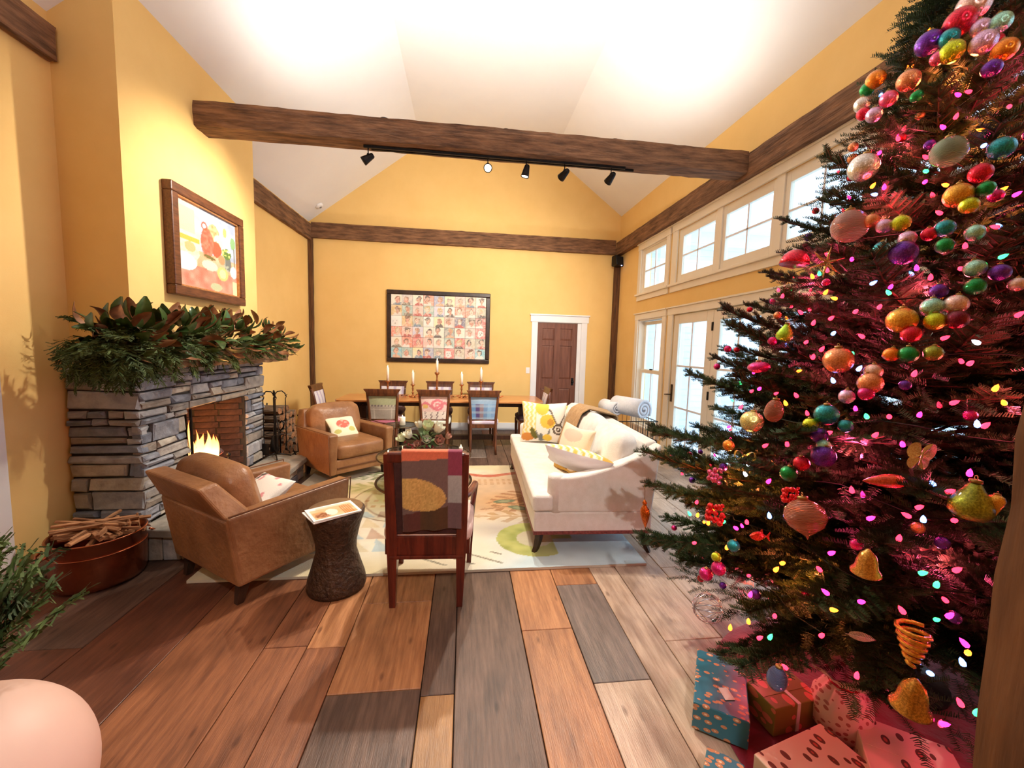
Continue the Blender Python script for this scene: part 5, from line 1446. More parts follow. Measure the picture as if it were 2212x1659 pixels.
ORN = [
(1.839,1.390,2.840,0.102,'ball','blush','large blush glitter bauble at the very top of the Christmas tree'),
(1.799,1.397,2.784,0.094,'ball','crimson','crimson glitter bauble just under the large blush one at the tree top'),
(1.842,1.305,2.718,0.065,'ball','mint','mint bauble at the top right of the Christmas tree'),
(1.810,1.338,2.723,0.056,'ball','lilac','pale lilac bauble between the crimson and mint ones at the tree top'),
(1.766,1.400,2.727,0.062,'ball','teal','teal bauble below the crimson one near the tree top'),
(1.752,1.457,2.748,0.085,'ball','purple','deep purple bauble at the upper left edge of the tree top'),
(1.748,1.372,2.659,0.074,'ball','lime','lime bauble hanging under the highest teal one'),
(1.791,1.310,2.652,0.075,'ball','lilac','large lilac bauble right of the lime one near the tree top'),
(1.807,1.258,2.594,0.069,'ball','orange','orange bauble at the upper right edge of the tree'),
(1.764,1.257,2.530,0.054,'ball','purple','small purple bauble below the orange one near the tree top'),
(1.731,1.402,2.655,0.048,'ball','pink','small pink bauble left of the high lime one'),
(1.716,1.624,2.716,0.071,'ball','orange','orange bauble on the upper left tip of the tree against the wall beam'),
(1.712,1.655,2.695,0.054,'ball','green','small green bauble on the upper left tip beside the orange one'),
(1.671,1.632,2.616,0.059,'ball','pearl','silvery bauble at the far left of the upper tip cluster'),
(1.639,1.590,2.553,0.050,'ball','crimson','small crimson bauble under the silvery one in the upper tip cluster'),
(1.623,1.528,2.514,0.056,'ball','lilac','small lilac bauble at the bottom of the upper tip cluster'),
(1.650,1.500,2.561,0.059,'ball','pink','pink bauble at the right of the upper tip cluster'),
(1.684,1.460,2.608,0.075,'ball','rosegold','rose-gold bauble right of the upper tip cluster'),
(1.659,1.402,2.515,0.041,'ball','green','small green bauble under the upper rose-gold one'),
(1.604,1.233,2.235,0.096,'ball','clearmint','large clear mint glass bauble in the upper part of the tree'),
(1.675,1.142,2.210,0.067,'ball','teal','teal bauble at the right edge in the upper part of the tree'),
(1.525,1.457,2.273,0.101,'ball','pearl','large pearl bauble at the left edge in front of the transom window'),
(1.566,1.162,2.066,0.074,'ball','gold','gold glitter bauble above the high lime one in the upper middle'),
(1.566,1.130,2.024,0.049,'ball','lime','lime bauble touching the gold one in the upper middle'),
(1.607,1.121,2.074,0.046,'ball','green','green bauble right of the gold one in the upper middle'),
(1.616,1.146,2.132,0.059,'ball','crimson','crimson bauble above the green one in the upper middle'),
(1.511,1.147,1.956,0.053,'ball','teal','teal bauble in the upper middle left of the mint one'),
(1.426,1.394,2.028,0.118,'ball','clearpink','very large clear pink ribbed bauble at the left edge of the tree'),
(1.448,1.331,2.030,0.050,'ball','rosegold','small rose-gold bauble touching the clear pink ribbed one'),
(1.452,1.287,1.999,0.049,'ball','lilac','small lilac bauble second right of the clear pink ribbed one'),
(1.471,1.248,1.999,0.054,'ball','lime','yellow-green bauble third right of the clear pink ribbed one'),
(1.541,1.088,1.928,0.048,'ball','mint','mint bauble in the upper middle right of the teal one'),
(1.489,1.172,1.943,0.042,'ball','crimson','small red bauble left of the upper middle teal one'),
(1.491,1.127,1.896,0.047,'ball','green','green bauble under the upper middle teal one'),
(1.437,1.202,1.888,0.077,'ball','purple','large dark purple bauble left of the middle of the tree'),
(1.459,1.212,1.938,0.049,'ball','lilac','lilac bauble on top of the large dark purple one'),
(1.419,1.259,1.914,0.048,'ball','teal','small dark teal bauble left of the large dark purple one'),
(1.353,1.555,1.928,0.108,'dome','crimson','red dome ornament at the left edge below the transom windows'),
(1.356,1.402,1.893,0.122,'star','goldstick','gold twig star ornament right of the red dome'),
(1.507,1.053,1.813,0.052,'ball','mint','pale teal bauble right of the middle of the tree'),
(1.534,1.012,1.795,0.048,'ball','purple','violet bauble at the right edge of the middle of the tree'),
(1.488,1.034,1.756,0.049,'ball','green','green bauble under the pale teal one right of the middle'),
(1.439,1.088,1.748,0.045,'ball','purple','small violet bauble above the mint and lime pair'),
(1.547,0.979,1.757,0.039,'ball','blush','small blush bauble at the far right edge of the picture'),
(1.414,1.082,1.698,0.057,'ball','mint','mint bauble stacked on the lime one in the middle of the tree'),
(1.447,1.046,1.704,0.058,'ball','blush','blush bauble right of the mint one in the middle of the tree'),
(1.362,1.121,1.659,0.079,'ball','gold','large gold glitter bauble in the middle of the tree'),
(1.405,1.063,1.654,0.053,'ball','lime','lime bauble under the middle mint one'),
(1.361,1.089,1.615,0.051,'ball','crimson','crimson bauble under the large gold one in the middle'),
(1.432,1.028,1.658,0.054,'ball','maroon','maroon bauble under the middle blush one'),
(1.228,1.426,1.628,0.068,'pear','limegreen','lime green pear ornament at the left edge above the glazed doors'),
(1.158,1.462,1.490,0.073,'flat','magenta','flattened magenta ornament at the left edge of the tree'),
(1.248,1.212,1.528,0.087,'ball','rosegold','large rose-gold glitter bauble left of the middle of the tree'),
(1.314,1.101,1.551,0.043,'ball','orange','small orange bauble left of the green one below the large gold bauble'),
(1.336,1.070,1.552,0.051,'ball','green','green bauble between orange and olive ones below the large gold bauble'),
(1.369,1.030,1.558,0.046,'ball','olive','olive bauble right of the green one below the large gold bauble'),
(1.276,1.117,1.496,0.049,'ball','blush','blush bauble on top of the rose-gold pair left of the middle'),
(1.263,1.111,1.460,0.067,'ball','rosegold','rose-gold bauble under a blush one left of the middle'),
(1.247,1.106,1.428,0.043,'ball','magenta','small magenta bauble below the blush and rose-gold pair'),
(1.306,1.045,1.461,0.030,'ball','purple','tiny violet bauble right of the blush and rose-gold pair'),
(1.221,1.144,1.413,0.045,'ball','lilac','small lilac bauble above the big teal one'),
(1.116,1.316,1.339,0.084,'egg','clearrose','clear rose egg ornament at the left of the tree in front of the glazed doors'),
(1.077,1.373,1.288,0.080,'ball','champagne','champagne bauble left of the clear rose egg'),
(1.179,1.168,1.350,0.070,'ball','teal','big teal bauble above the violet one in the lower left part'),
(1.145,1.189,1.312,0.046,'ball','lime','small lime bauble left of the big teal one'),
(1.192,1.111,1.324,0.041,'ball','teal','small teal bauble right of the big teal one'),
(1.149,1.157,1.284,0.051,'ball','purple','violet bauble under the big teal one'),
(1.023,1.418,1.186,0.043,'ball','orange','small orange bauble at the left edge below the champagne one'),
(1.031,1.335,1.168,0.075,'bow','goldribbon','gold ribbon bow on the left side of the tree'),
(1.135,1.121,1.224,0.068,'ball','purple','large violet bauble with a mint one on top'),
(1.143,1.131,1.256,0.041,'ball','mint','small mint bauble on top of the large violet one'),
(1.097,1.159,1.189,0.048,'ball','crimson','red bauble left of the large violet one'),
(1.073,1.179,1.150,0.052,'ball','green','dark green bauble below the red one on the lower left'),
(0.970,1.406,1.073,0.061,'cluster','pinkberry','pink berry cluster at the left edge of the lower boughs'),
(1.057,1.086,1.042,0.115,'onion','peach','very large peach crystal drop ornament on the lower left'),
(1.056,1.143,1.091,0.060,'cluster','redberry','red berry cluster above the peach crystal drop'),
(0.930,1.332,0.954,0.075,'cluster','mixberry','multicoloured berry cluster on the lower left boughs'),
(0.943,1.242,0.873,0.042,'ball','teal','small teal bauble on the lower left boughs'),
(0.924,1.302,0.800,0.034,'ball','lime','tiny lime bauble under the small teal one on the lower left'),
(0.915,1.340,0.713,0.049,'ball','magenta','small magenta bauble at the lower left edge of the tree'),
(0.928,1.290,0.763,0.050,'ball','magenta','magenta bauble right of the small one at the lower left edge'),
(0.920,1.324,0.589,0.104,'wire','silverwire','silver wire ball hanging from the lowest left boughs'),
(0.932,1.891,0.706,0.166,'finial','amber','amber finial drop hanging at the far left tip of the tree'),
(0.976,1.167,0.943,0.086,'fish','redgreen','red and gold fish ornament left of the peach crystal drop'),
(1.263,0.948,1.270,0.080,'butterfly','cream','cream butterfly ornament on the right side of the tree'),
(1.298,0.851,1.182,0.100,'pear','olive','large olive green pear ornament at the lower right beside the timber post'),
(1.326,0.823,1.182,0.051,'conedrop','gold','gold glitter cone half hidden by the timber post'),
(1.114,0.936,0.979,0.077,'bell','goldbell','gold bell ornament in the lower middle of the tree'),
(1.202,0.973,1.193,0.092,'shell','coral','long coral shell ornament in the lower middle of the tree'),
(1.005,1.077,0.516,0.080,'egg','bluesilver','blue and silver striped egg hanging above the presents'),
(1.153,0.834,0.805,0.102,'spiral','gold','gold and copper spiral ornament on the lowest right boughs'),
(1.160,0.826,0.681,0.095,'bell','brass','brass lantern bell on the lowest right boughs'),
(1.097,0.919,0.772,0.069,'feather','white','white feather ornament on the lowest boughs'),
]
BULBS = [
(1.768,1.318,2.492,'r'),
(1.750,1.336,2.490,'m'),
(1.733,1.242,2.322,'o'),
(1.711,1.214,2.255,'b'),
(1.693,1.328,2.370,'m'),
(1.554,1.439,2.199,'o'),
(1.557,1.396,2.178,'m'),
(1.543,1.416,2.159,'b'),
(1.600,1.292,2.161,'m'),
(1.616,1.239,2.131,'o'),
(1.616,1.306,2.204,'g'),
(1.578,1.218,2.030,'r'),
(1.631,1.100,1.954,'r'),
(1.571,1.130,1.900,'r'),
(1.538,1.111,1.825,'r'),
(1.609,1.061,1.854,'g'),
(1.384,1.493,1.857,'o'),
(1.390,1.468,1.864,'g'),
(1.419,1.277,1.800,'b'),
(1.425,1.224,1.760,'g'),
(1.365,1.407,1.782,'o'),
(1.364,1.364,1.755,'o'),
(1.320,1.463,1.710,'r'),
(1.333,1.341,1.679,'r'),
(1.368,1.282,1.700,'r'),
(1.399,1.227,1.712,'r'),
(1.314,1.394,1.664,'r'),
(1.345,1.228,1.611,'r'),
(1.317,1.309,1.623,'b'),
(1.287,1.320,1.564,'r'),
(1.267,1.332,1.535,'r'),
(1.316,1.230,1.551,'g'),
(1.309,1.194,1.501,'b'),
(1.265,1.240,1.456,'b'),
(1.449,1.066,1.605,'r'),
(1.457,1.001,1.531,'r'),
(1.486,1.011,1.592,'w'),
(1.373,1.077,1.493,'r'),
(1.573,0.984,1.673,'r'),
(1.205,1.322,1.394,'r'),
(1.183,1.342,1.362,'o'),
(1.270,1.117,1.353,'g'),
(1.303,1.077,1.360,'r'),
(1.205,1.179,1.287,'r'),
(1.420,0.925,1.362,'r'),
(1.414,0.938,1.363,'b'),
(1.109,1.337,1.204,'r'),
(1.067,1.359,1.128,'w'),
(1.053,1.353,1.091,'w'),
(0.955,1.492,0.930,'r'),
(0.952,1.531,0.864,'g'),
(0.955,1.480,0.880,'o'),
(0.967,1.402,0.930,'o'),
(0.962,1.418,0.875,'o'),
(0.975,1.347,0.912,'g'),
(0.989,1.296,0.910,'m'),
(1.005,1.265,0.946,'r'),
(1.045,1.212,0.990,'b'),
(0.955,1.489,0.758,'r'),
(0.981,1.326,0.821,'o'),
(1.035,1.154,0.832,'o'),
(1.044,1.140,0.862,'o'),
(1.106,1.035,0.950,'m'),
(1.097,1.029,0.829,'m'),
(1.010,1.226,0.699,'m'),
(1.008,1.221,0.602,'o'),
(0.990,1.286,0.532,'o'),
(1.040,1.147,0.674,'r'),
(1.096,1.029,0.691,'r'),
(1.035,1.153,0.594,'g'),
(1.023,1.184,0.569,'r'),
(1.056,1.104,0.526,'r'),
(1.361,0.905,1.235,'m'),
(1.304,0.944,1.193,'b'),
(1.321,0.917,1.181,'r'),
(1.267,0.943,1.127,'r'),
(1.244,0.951,1.100,'r'),
(1.262,0.925,1.099,'b'),
(1.303,0.885,1.114,'r'),
(1.213,0.941,1.039,'r'),
(1.220,0.882,0.972,'g'),
(1.230,0.855,0.955,'g'),
(1.271,0.846,0.999,'r'),
(1.108,1.012,0.785,'o'),
(1.261,0.803,0.830,'m'),
(1.268,0.800,0.808,'o'),
(1.261,0.803,0.779,'b'),
(1.227,0.842,0.719,'b'),
(1.267,0.800,0.670,'r'),
(1.288,0.781,0.661,'g'),
(1.249,0.816,0.599,'m'),
(1.141,0.952,0.622,'r'),
(1.264,1.080,1.301,'r'),
(1.293,1.023,1.286,'m'),
(1.397,0.986,1.417,'r'),
(1.468,0.945,1.463,'o'),
(1.139,1.270,1.226,'r'),
(1.076,1.266,1.093,'m'),
(1.184,1.062,1.133,'r'),
(1.189,1.004,1.070,'m'),
(1.086,1.048,0.892,'r'),
(1.139,0.961,0.843,'m'),
(1.187,0.892,0.860,'r'),
(1.239,0.827,0.889,'m'),
(1.633,1.325,2.261,'r'),
(1.644,1.440,2.381,'r'),
(1.799,1.220,2.390,'r'),
(1.702,1.109,2.059,'m'),
(1.615,1.481,2.346,'m'),
(1.486,1.195,1.839,'m'),
(1.491,1.155,1.802,'r'),
(1.433,1.378,1.904,'m'),
(1.350,1.600,1.791,'r'),
(1.176,1.472,1.403,'m'),
(1.133,1.514,1.321,'r'),
]
# ------------------------------------------------------------------ Christmas tree
TX, TY = 2.08, 1.58
def tree_r(z): return min(1.16, max(.03, .46*(3.45-z)))
NEEDLE = mat('fir_needle', S(30, 48, 26), .5, col2=S(66, 88, 50), scale=5, rand=.3, spec=.4)
TWIG = mat('fir_twig', S(74, 50, 34), .85, col2=S(104, 74, 50), scale=20)
rt_ = random.Random(99)
def needles(mb, a, b, side, g, nl=.023, step=.0032, w=.0013):
    d = (b-a); l = d.length; d = d/l; up = side.cross(d).normalized(); n = max(3, int(l/step))
    for i in range(n):
        p = a+d*(l*(i+.5)/n); k = 1-.35*(i/n)
        for s_ in (-1, 1, 0):
            q = (side*s_*.85+d*g.uniform(.35, .75)+up*(g.uniform(.0, .45) if s_ else g.uniform(.7, 1))).normalized()*nl*k*g.uniform(.75, 1.1)
            o = q.cross(up if s_ else side).normalized()*w
            mb.add([p-o, p+o, p+q+o*.5, p+q-o*.5], [(0, 1, 2, 3)])
def bough_mesh(length, seed):
    g = random.Random(seed); mb = MB(); st = MB(); n = 14
    def stem(t): return Vector((.03*length*math.sin(t*3+seed), length*t, length*(.10*t-.20*t*t+.16*t**3)))
    pts = [stem(i/n) for i in range(n+1)]
    st.tube(pts, [.009*(1-.75*i/n)*min(1, length+.35) for i in range(n+1)], 5)
    X = Vector((1, 0, 0))
    for i in range(int(n*.3), n): needles(mb, pts[i], pts[i+1], X, g)
    nt_ = int(length/.036); s0 = .12 if length < .5 else .22
    for k in range(nt_):
        t = s0+(1-s0)*(k+.5)/nt_
        for s_ in (-1, 1):
            b0 = stem(min(.99, t+g.uniform(-.012, .012))); l = (.06+.27*length*(1-t)**.8*(.6+.4*math.sin(PI*min(1, t*1.6))))*g.uniform(.7, 1.1)
            d = Vector((s_*g.uniform(.65, .95), g.uniform(.65, .95), g.uniform(-.12, .2))).normalized(); b1 = b0+d*l
            b1.z += g.uniform(-.01, .015); sd = Vector((d.y, -d.x, 0)).normalized()
            st.tube([b0, b1], [.0028, .0012], 3, cap=False); needles(mb, b0, b1, sd, g)
            if k % 2 == 0:      # twigs standing up and hanging down give the bough its depth
                for vz in (.75, -.6):
                    d2 = Vector((s_*.35, .7, vz)).normalized(); e1 = b0+d2*l*.5
                    needles(mb, b0, e1, Vector((d2.y, -d2.x, 0)).normalized(), g, step=.0042)
            if l > .11:
                for f in (.35, .62):
                    for s2 in (-1, 1):
                        c0 = b0.lerp(b1, f); e = (d+sd*s2*.9+Vector((0, 0, g.uniform(-.1, .15)))).normalized(); c1 = c0+e*l*.42*(1.15-f)
                        needles(mb, c0, c1, Vector((e.y, -e.x, 0)).normalized(), g, step=.004)
    me = mb.mesh('bough', NEEDLE); nf = len(mb.f)
    st.v and mb.add(st.v, st.f)
    me2 = mb.mesh('bough', NEEDLE); me2.materials.append(TWIG)
    me2.polygons.foreach_set('material_index', [0]*nf+[1]*(len(mb.f)-nf))
    bpy.data.meshes.remove(me); return me2
BM = {L_: [bough_mesh(L_, int(L_*100)+k) for k in range(2)] for L_ in (.3, .5, .75, 1.05)}
tr = thing('christmas_tree', 'tall decorated fir Christmas tree filling the right foreground', 'Christmas tree', (TX, TY, .0))
MB().tube([(.01*math.sin(i*1.3), .01*math.cos(i), .06+3.3*i/20) for i in range(21)], [.055*(1-i/20)+.006 for i in range(21)], 10).build('trunk', TWIG, tr, smooth=True)
zs = []; z = .34
N_B = 285
# heights spread by cone radius
tot = 0; samples = [(.34+i*.01, tree_r(.34+i*.01)+.10) for i in range(300)]
tot = sum(s_[1] for s_ in samples); acc = 0; idx = 0
for zz, rr in samples:
    acc += rr*N_B/tot
    while idx < acc and idx < N_B:
        zs.append(zz+rt_.uniform(-.02, .02)); idx += 1
for i, z in enumerate(zs):
    az = i*2.39996+rt_.uniform(-.25, .25); R_ = tree_r(z)*rt_.uniform(.84, 1.08)
    if z < .6: R_ *= .92
    inner = (i % 4 == 3)
    if inner: R_ *= rt_.uniform(.55, .8)
    ca = math.cos(az)
    if ca > .05: R_ = min(R_, .70/ca)
    R_ = max(R_, .16)
    ln = min((.3, .5, .75, 1.05), key=lambda q: abs(q-R_)); sc = R_/ln
    up = (.62 if z > 2.9 else .42 if z > 2.2 else .22 if z > 1.2 else .02)+rt_.uniform(-.12, .12)
    if z < .7: up -= .06
    zr = z-R_*math.sin(up)*.55
    o = inst('bough', BM[ln][i % 2], tr, (0, 0, max(.2, zr)), (0, 0, 0), sc)
    o.rotation_euler = (up, rt_.uniform(-.35, .35), az-PI/2); o.rotation_mode = 'XYZ'
for k in range(4):   # leader at the tip
    inst('bough', BM[.3][k % 2], tr, (0, 0, 3.12), (1.25, 0, k*PI/2), .95)
ic = MB(); gi = random.Random(77)      # short inner twigs, too dense to count
for k in range(5600):
    z = .3+2.9*gi.random()**1.25; a = gi.uniform(0, 2*PI); r0 = tree_r(z)*gi.uniform(.3, .8)
    if math.cos(a) > .05: r0 = min(r0, .6/math.cos(a))
    p = Vector((r0*math.cos(a), r0*math.sin(a), z)); d = Vector((math.cos(a+gi.uniform(-.9, .9)), math.sin(a+gi.uniform(-.9, .9)), gi.uniform(-.4, .5))).normalized()
    needles(ic, p, p+d*gi.uniform(.07, .13), Vector((d.y, -d.x, .01)).normalized(), gi, nl=.024, step=.007, w=.0017)
o = ic.build('inner_foliage', NEEDLE, tr); o['kind'] = 'stuff'
# skirt, stand
SKIRT = mat('crimson_velvet_skirt', S(134, 12, 44), .85, col2=S(166, 24, 58), scale=4, sheen=.6, bump=.15, bscale=60)
sk = MB(); n = 96
rows_ = 10
for j in range(rows_):
    for i in range(n):
        a = 2*PI*i/n; R_ = .80
        r_ = .01+(R_-.01)*j/(rows_-1)
        sk.v.append((r_*math.cos(a), r_*math.sin(a), .004+.010*(.5+.5*math.sin(a*11+j*.4))*(j/(rows_-1))**.6*.6+(.012 if j == 0 else 0)))
for j in range(rows_-1):
    for i in range(n): sk.f.append((j*n+i, (j+1)*n+i, (j+1)*n+(i+1) % n, j*n+(i+1) % n))
o = sk.build('tree_skirt', SKIRT, smooth=True); o.location = (1.86, 1.22, .0); o.modifiers.new('t', 'SOLIDIFY').thickness = .003
tag(o, 'crimson velvet skirt spread on the floor under the Christmas tree', 'tree skirt')
std = thing('tree_stand', 'dark metal stand holding the tree trunk', 'tree stand', (TX, TY, .012))
MB().lathe([(0, 0), (.2, 0), (.2, .02), (.1, .05), (.085, .16), (.065, .16), (.065, .06), (0, .05)], 24).build('bowl', BLACK, std, smooth=True)

# ornaments -------------------------------------------------------
def orn_mat(n, c, rough=.16, metal=.8, glitter=.22, c2=None, trans=0):
    return mat('bauble_'+n, S(*c), rough, metal=metal, col2=S(*(c2 or [min(255, int(x*1.25+14)) for x in c])), scale=22, bump=glitter, bscale=90, contrast=(.42, .6), coat=.4)
OC = dict(blush=(226, 176, 168), crimson=(190, 24, 52), mint=(140, 200, 180), lilac=(198, 160, 200), teal=(28, 130, 140), purple=(88, 32, 140), lime=(176, 190, 30), orange=(226, 120, 30), pink=(226, 90, 130),
          green=(16, 130, 62), pearl=(210, 206, 196), rosegold=(214, 130, 84), gold=(214, 150, 50), maroon=(104, 14, 40), limegreen=(150, 190, 40), magenta=(190, 30, 110), olive=(130, 138, 40), champagne=(200, 190, 120),
          goldstick=(186, 150, 84), goldribbon=(190, 150, 40), pinkberry=(200, 80, 120), redberry=(200, 30, 30), amber=(180, 90, 24), cream=(226, 200, 156), coral=(206, 90, 66), goldbell=(196, 150, 70), brass=(176, 130, 50), white=(232, 228, 236), redgreen=(200, 50, 30))
OM = {k: orn_mat(k, v) for k, v in OC.items()}
def clear_mat(n, c):
    k = NT('glass_'+n); b = k.b
    b.inputs['Base Color'].default_value = S(*c); b.inputs['Roughness'].default_value = .08; b.inputs['Transmission Weight'].default_value = .55; b.inputs['IOR'].default_value = 1.15
    b.inputs['Coat Weight'].default_value = .6
    tc = k.new('ShaderNodeTexCoord'); w = k.new('ShaderNodeTexWave'); w.bands_direction = 'Z'; w.inputs['Scale'].default_value = 9; w.inputs['Distortion'].default_value = 3
    k.link(tc.outputs['Object'], w.inputs['Vector']); bp = k.new('ShaderNodeBump'); bp.inputs['Strength'].default_value = .5; bp.inputs['Distance'].default_value = .1
    k.link(w.outputs['Fac'], bp.inputs['Height']); k.link(bp.outputs[0], b.inputs['Normal']); return k.m
for n_, c in dict(clearmint=(190, 220, 190), clearpink=(240, 190, 180), clearrose=(232, 150, 120), peach=(240, 160, 130), bluesilver=(120, 140, 190)).items(): OM[n_] = clear_mat(n_, c)
OM['silverwire'] = mat('silver_wire', S(190, 190, 200), .3, metal=.9, col2=S(160, 160, 170)); OM['mixberry'] = OM['redberry']
CAPM = mat('bauble_cap', S(180, 150, 90), .35, metal=.9, col2=S(150, 120, 70))
def sph(prof, n=24): return MB().lathe(prof, n)
def ball_prof(k=14, sx=1, sz=1): return [(sx*.5*math.sin(PI*i/k), -sz*.5*math.cos(PI*i/k)) for i in range(k+1)]
SHP = {'ball': ball_prof(), 'egg': [(.36*math.sin(PI*i/14)*(1+.12*math.cos(PI*i/14)), -.5*math.cos(PI*i/14)) for i in range(15)],
       'flat': ball_prof(14, 1.1, .62), 'pear': [(0, -.5), (.3, -.46), (.42, -.3), (.42, -.1), (.32, .12), (.2, .3), (.14, .42), (.06, .5), (0, .51)],
       'onion': [(0, -.62), (.05, -.5), (.2, -.4), (.42, -.22), (.5, 0), (.45, .22), (.3, .38), (.1, .48), (0, .5)],
       'finial': [(0, -.5), (.02, -.42), (.06, -.3), (.12, -.12), (.15, .05), (.13, .2), (.06, .32), (.05, .36), (.08, .4), (.05, .45), (.02, .5), (0, .5)],
       'dome': [(.5, -.12), (.49, .0), (.42, .2), (.28, .36), (.12, .44), (0, .46)], 'bell': [(.46, -.45), (.44, -.4), (.34, -.25), (.3, .05), (.24, .25), (.12, .4), (.05, .48), (0, .5)],
       'conedrop': [(0, -.7), (.1, -.5), (.24, -.1), (.34, .2), (.26, .4), (.1, .5), (0, .5)],
       'shell': [(0, -.8), (.08, -.6), (.14, -.4), (.2, -.15), (.24, .1), (.2, .3), (.1, .45), (0, .5)]}
def shape_mesh(ty, m_):
    if ty in SHP:
        mb = sph(SHP[ty])
        if ty == 'dome': mb.add([(.5*math.cos(a*PI/12), .5*math.sin(a*PI/12), -.12) for a in range(24)], [tuple(range(24))])
        if ty == 'shell': mb.v = [(z, y*(1+.12*math.sin(z*40)), x*(1+.12*math.sin(z*40))) for x, y, z in mb.v]
    elif ty == 'star':
        mb = MB()
        for k in range(6):
            a = k*PI/3+.3; mb.tube([(0, 0, 0), (.28*math.cos(a), .05, .28*math.sin(a)), (.5*math.cos(a), 0, .5*math.sin(a))], [.05, .035, .012], 6)
    elif ty == 'bow':
        mb = MB()
        for s_ in (-1, 1):
            mb.grid(lambda u, v: (s_*(.05+.42*math.sin(PI*u)*1.0), (v-.5)*.22, .22*math.sin(2*PI*u)), 14, 4)
            mb.grid(lambda u, v: (s_*(.03+.22*u+.05*math.sin(u*6)), (v-.5)*.16, -.5*u), 8, 4)
        mb.lathe([(0, -.07), (.07, -.04), (.07, .04), (0, .07)], 10)
    elif ty == 'cluster':
        mb = MB(); g = random.Random(5)
        for k in range(22):
            c = (g.uniform(-.4, .4), g.uniform(-.3, .3), g.uniform(-.45, .4)); r_ = g.uniform(.09, .16)
            mb.lathe([(r_*math.sin(PI*i/6), -r_*math.cos(PI*i/6)) for i in range(7)], 8, c)
    elif ty == 'wire':
        mb = MB()
        for k in range(14):
            M_ = Matrix.Rotation(k*.9, 3, 'X') @ Matrix.Rotation(k*1.7, 3, 'Z')
            mb.tube([tuple(M_ @ Vector((.5*math.cos(2*PI*i/28), .5*math.sin(2*PI*i/28), 0))) for i in range(29)], .011, 4, cap=False)
    elif ty == 'spiral':
        mb = MB(); mb.tube([(.34*(1-i/60)**.6*math.cos(i*.62), .34*(1-i/60)**.6*math.sin(i*.62), .5-i/60) for i in range(60)][::-1], .055, 6)
    elif ty == 'fish':
        mb = MB().lathe([(.16*math.sin(PI*i/12)**.8, -.45+.75*i/12) for i in range(13)], 14, sy=.55)
        mb.v = [(z, y, x*1.1) for x, y, z in mb.v]
        mb.add([(.28, 0, 0), (.5, .01, .2), (.44, .0, 0), (.5, .01, -.2)], [(0, 1, 2), (0, 2, 3)]); mb.add([(-.05, 0, .15), (.12, 0, .28), (.16, 0, .1)], [(0, 1, 2)])
    elif ty == 'butterfly':
        mb = MB()
        for s_ in (-1, 1):
            for cx, cz, rx, rz_ in ((.26, .2, .24, .3), (.2, -.22, .18, .24)):
                mb.add([(s_*(.02), 0, cz*.3)]+[(s_*(cx+rx*math.cos(a*PI/8)), .06*abs(math.cos(a*PI/8)), cz+rz_*math.sin(a*PI/8)) for a in range(16)], [(0, a+1, (a+1) % 16+1) for a in range(16)])
        mb.tube([(0, 0, -.3), (0, 0, .3)], [.02, .035], 8)
    else:   # feather
        mb = MB(); mb.tube([(-.5, 0, .1), (.5, 0, -.12)], .014, 5)
        for k in range(18):
            t = k/18; x = -.4+.9*t; z = .1-.22*(.1+t)
            for s_ in (-1, 1): mb.add([(x, 0, z), (x+.04, 0, z), (x+.12, .0, z+s_*.2*math.sin(PI*(t*.8+.2))), (x+.07, 0, z+s_*.2*math.sin(PI*(t*.8+.2)))], [(0, 1, 2, 3)])
    return mb.mesh(ty+'_ornament', m_, ty not in ('feather', 'butterfly'))
OME = {}
CAP = MB().lathe([(.0, 0), (.13, 0), (.13, .07), (.05, .09), (0, .09)], 12).tube([(0, .05*math.cos(a*PI/5), .13+.05*math.sin(a*PI/5)) for a in range(11)], .012, 5).mesh('cap', CAPM, True)
NMO = dict(ball='tree_bauble', egg='egg_ornament', flat='disc_ornament', pear='pear_ornament', onion='drop_ornament', finial='finial_ornament', dome='dome_ornament', bell='bell_ornament', conedrop='cone_ornament', shell='shell_ornament', star='star_ornament', bow='ribbon_bow', cluster='berry_cluster', wire='wire_ball', spiral='spiral_ornament', fish='fish_ornament', butterfly='butterfly_ornament', feather='feather_ornament')
for x, y, z, d, ty, co, lb in ORN:
    k = (ty, co)
    if k not in OME: OME[k] = shape_mesh(ty, OM[co])
    o = inst(NMO[ty], OME[k], None, (x, y, z), (rt_.uniform(-.15, .15), rt_.uniform(-.15, .15), rt_.uniform(-.5, .5)), d)
    tag(o, lb, 'ornament', 'ornaments on the Christmas tree')
    if ty in ('ball', 'egg', 'pear', 'onion', 'flat', 'conedrop'):
        inst('cap', CAP, o, (0, 0, .475 if ty != 'flat' else .30), (0, 0, 0), 1.0)
    elif ty == 'finial':
        MB().tube([(0, 0, .5), (.02, 0, .8), (.0, 0, 1.0)], .012, 4).build('thread', CAPM, o)
# small filler baubles deeper in the boughs, alike in kind and not told apart
SMC = ['crimson', 'magenta', 'rosegold', 'purple']
sml = {c: OME.get(('ball', c)) or shape_mesh('ball', OM[c]) for c in SMC}
for k in range(70):
    z = rt_.uniform(.45, 2.7); az = rt_.uniform(PI*.62, PI*1.62); R_ = tree_r(z)*rt_.uniform(.80, .95); c = SMC[k % 4]
    o = inst('tree_bauble', sml[c], None, (TX+R_*math.cos(az), TY+R_*math.sin(az), z), (0, 0, 0), rt_.uniform(.028, .042))
    tag(o, 'small glossy %s bauble set deep among the boughs' % {'crimson': 'crimson', 'magenta': 'magenta', 'rosegold': 'copper', 'purple': 'violet'}[c], 'ornament', 'small %s baubles deep among the boughs' % {'crimson': 'crimson', 'magenta': 'magenta', 'rosegold': 'copper', 'purple': 'violet'}[c])

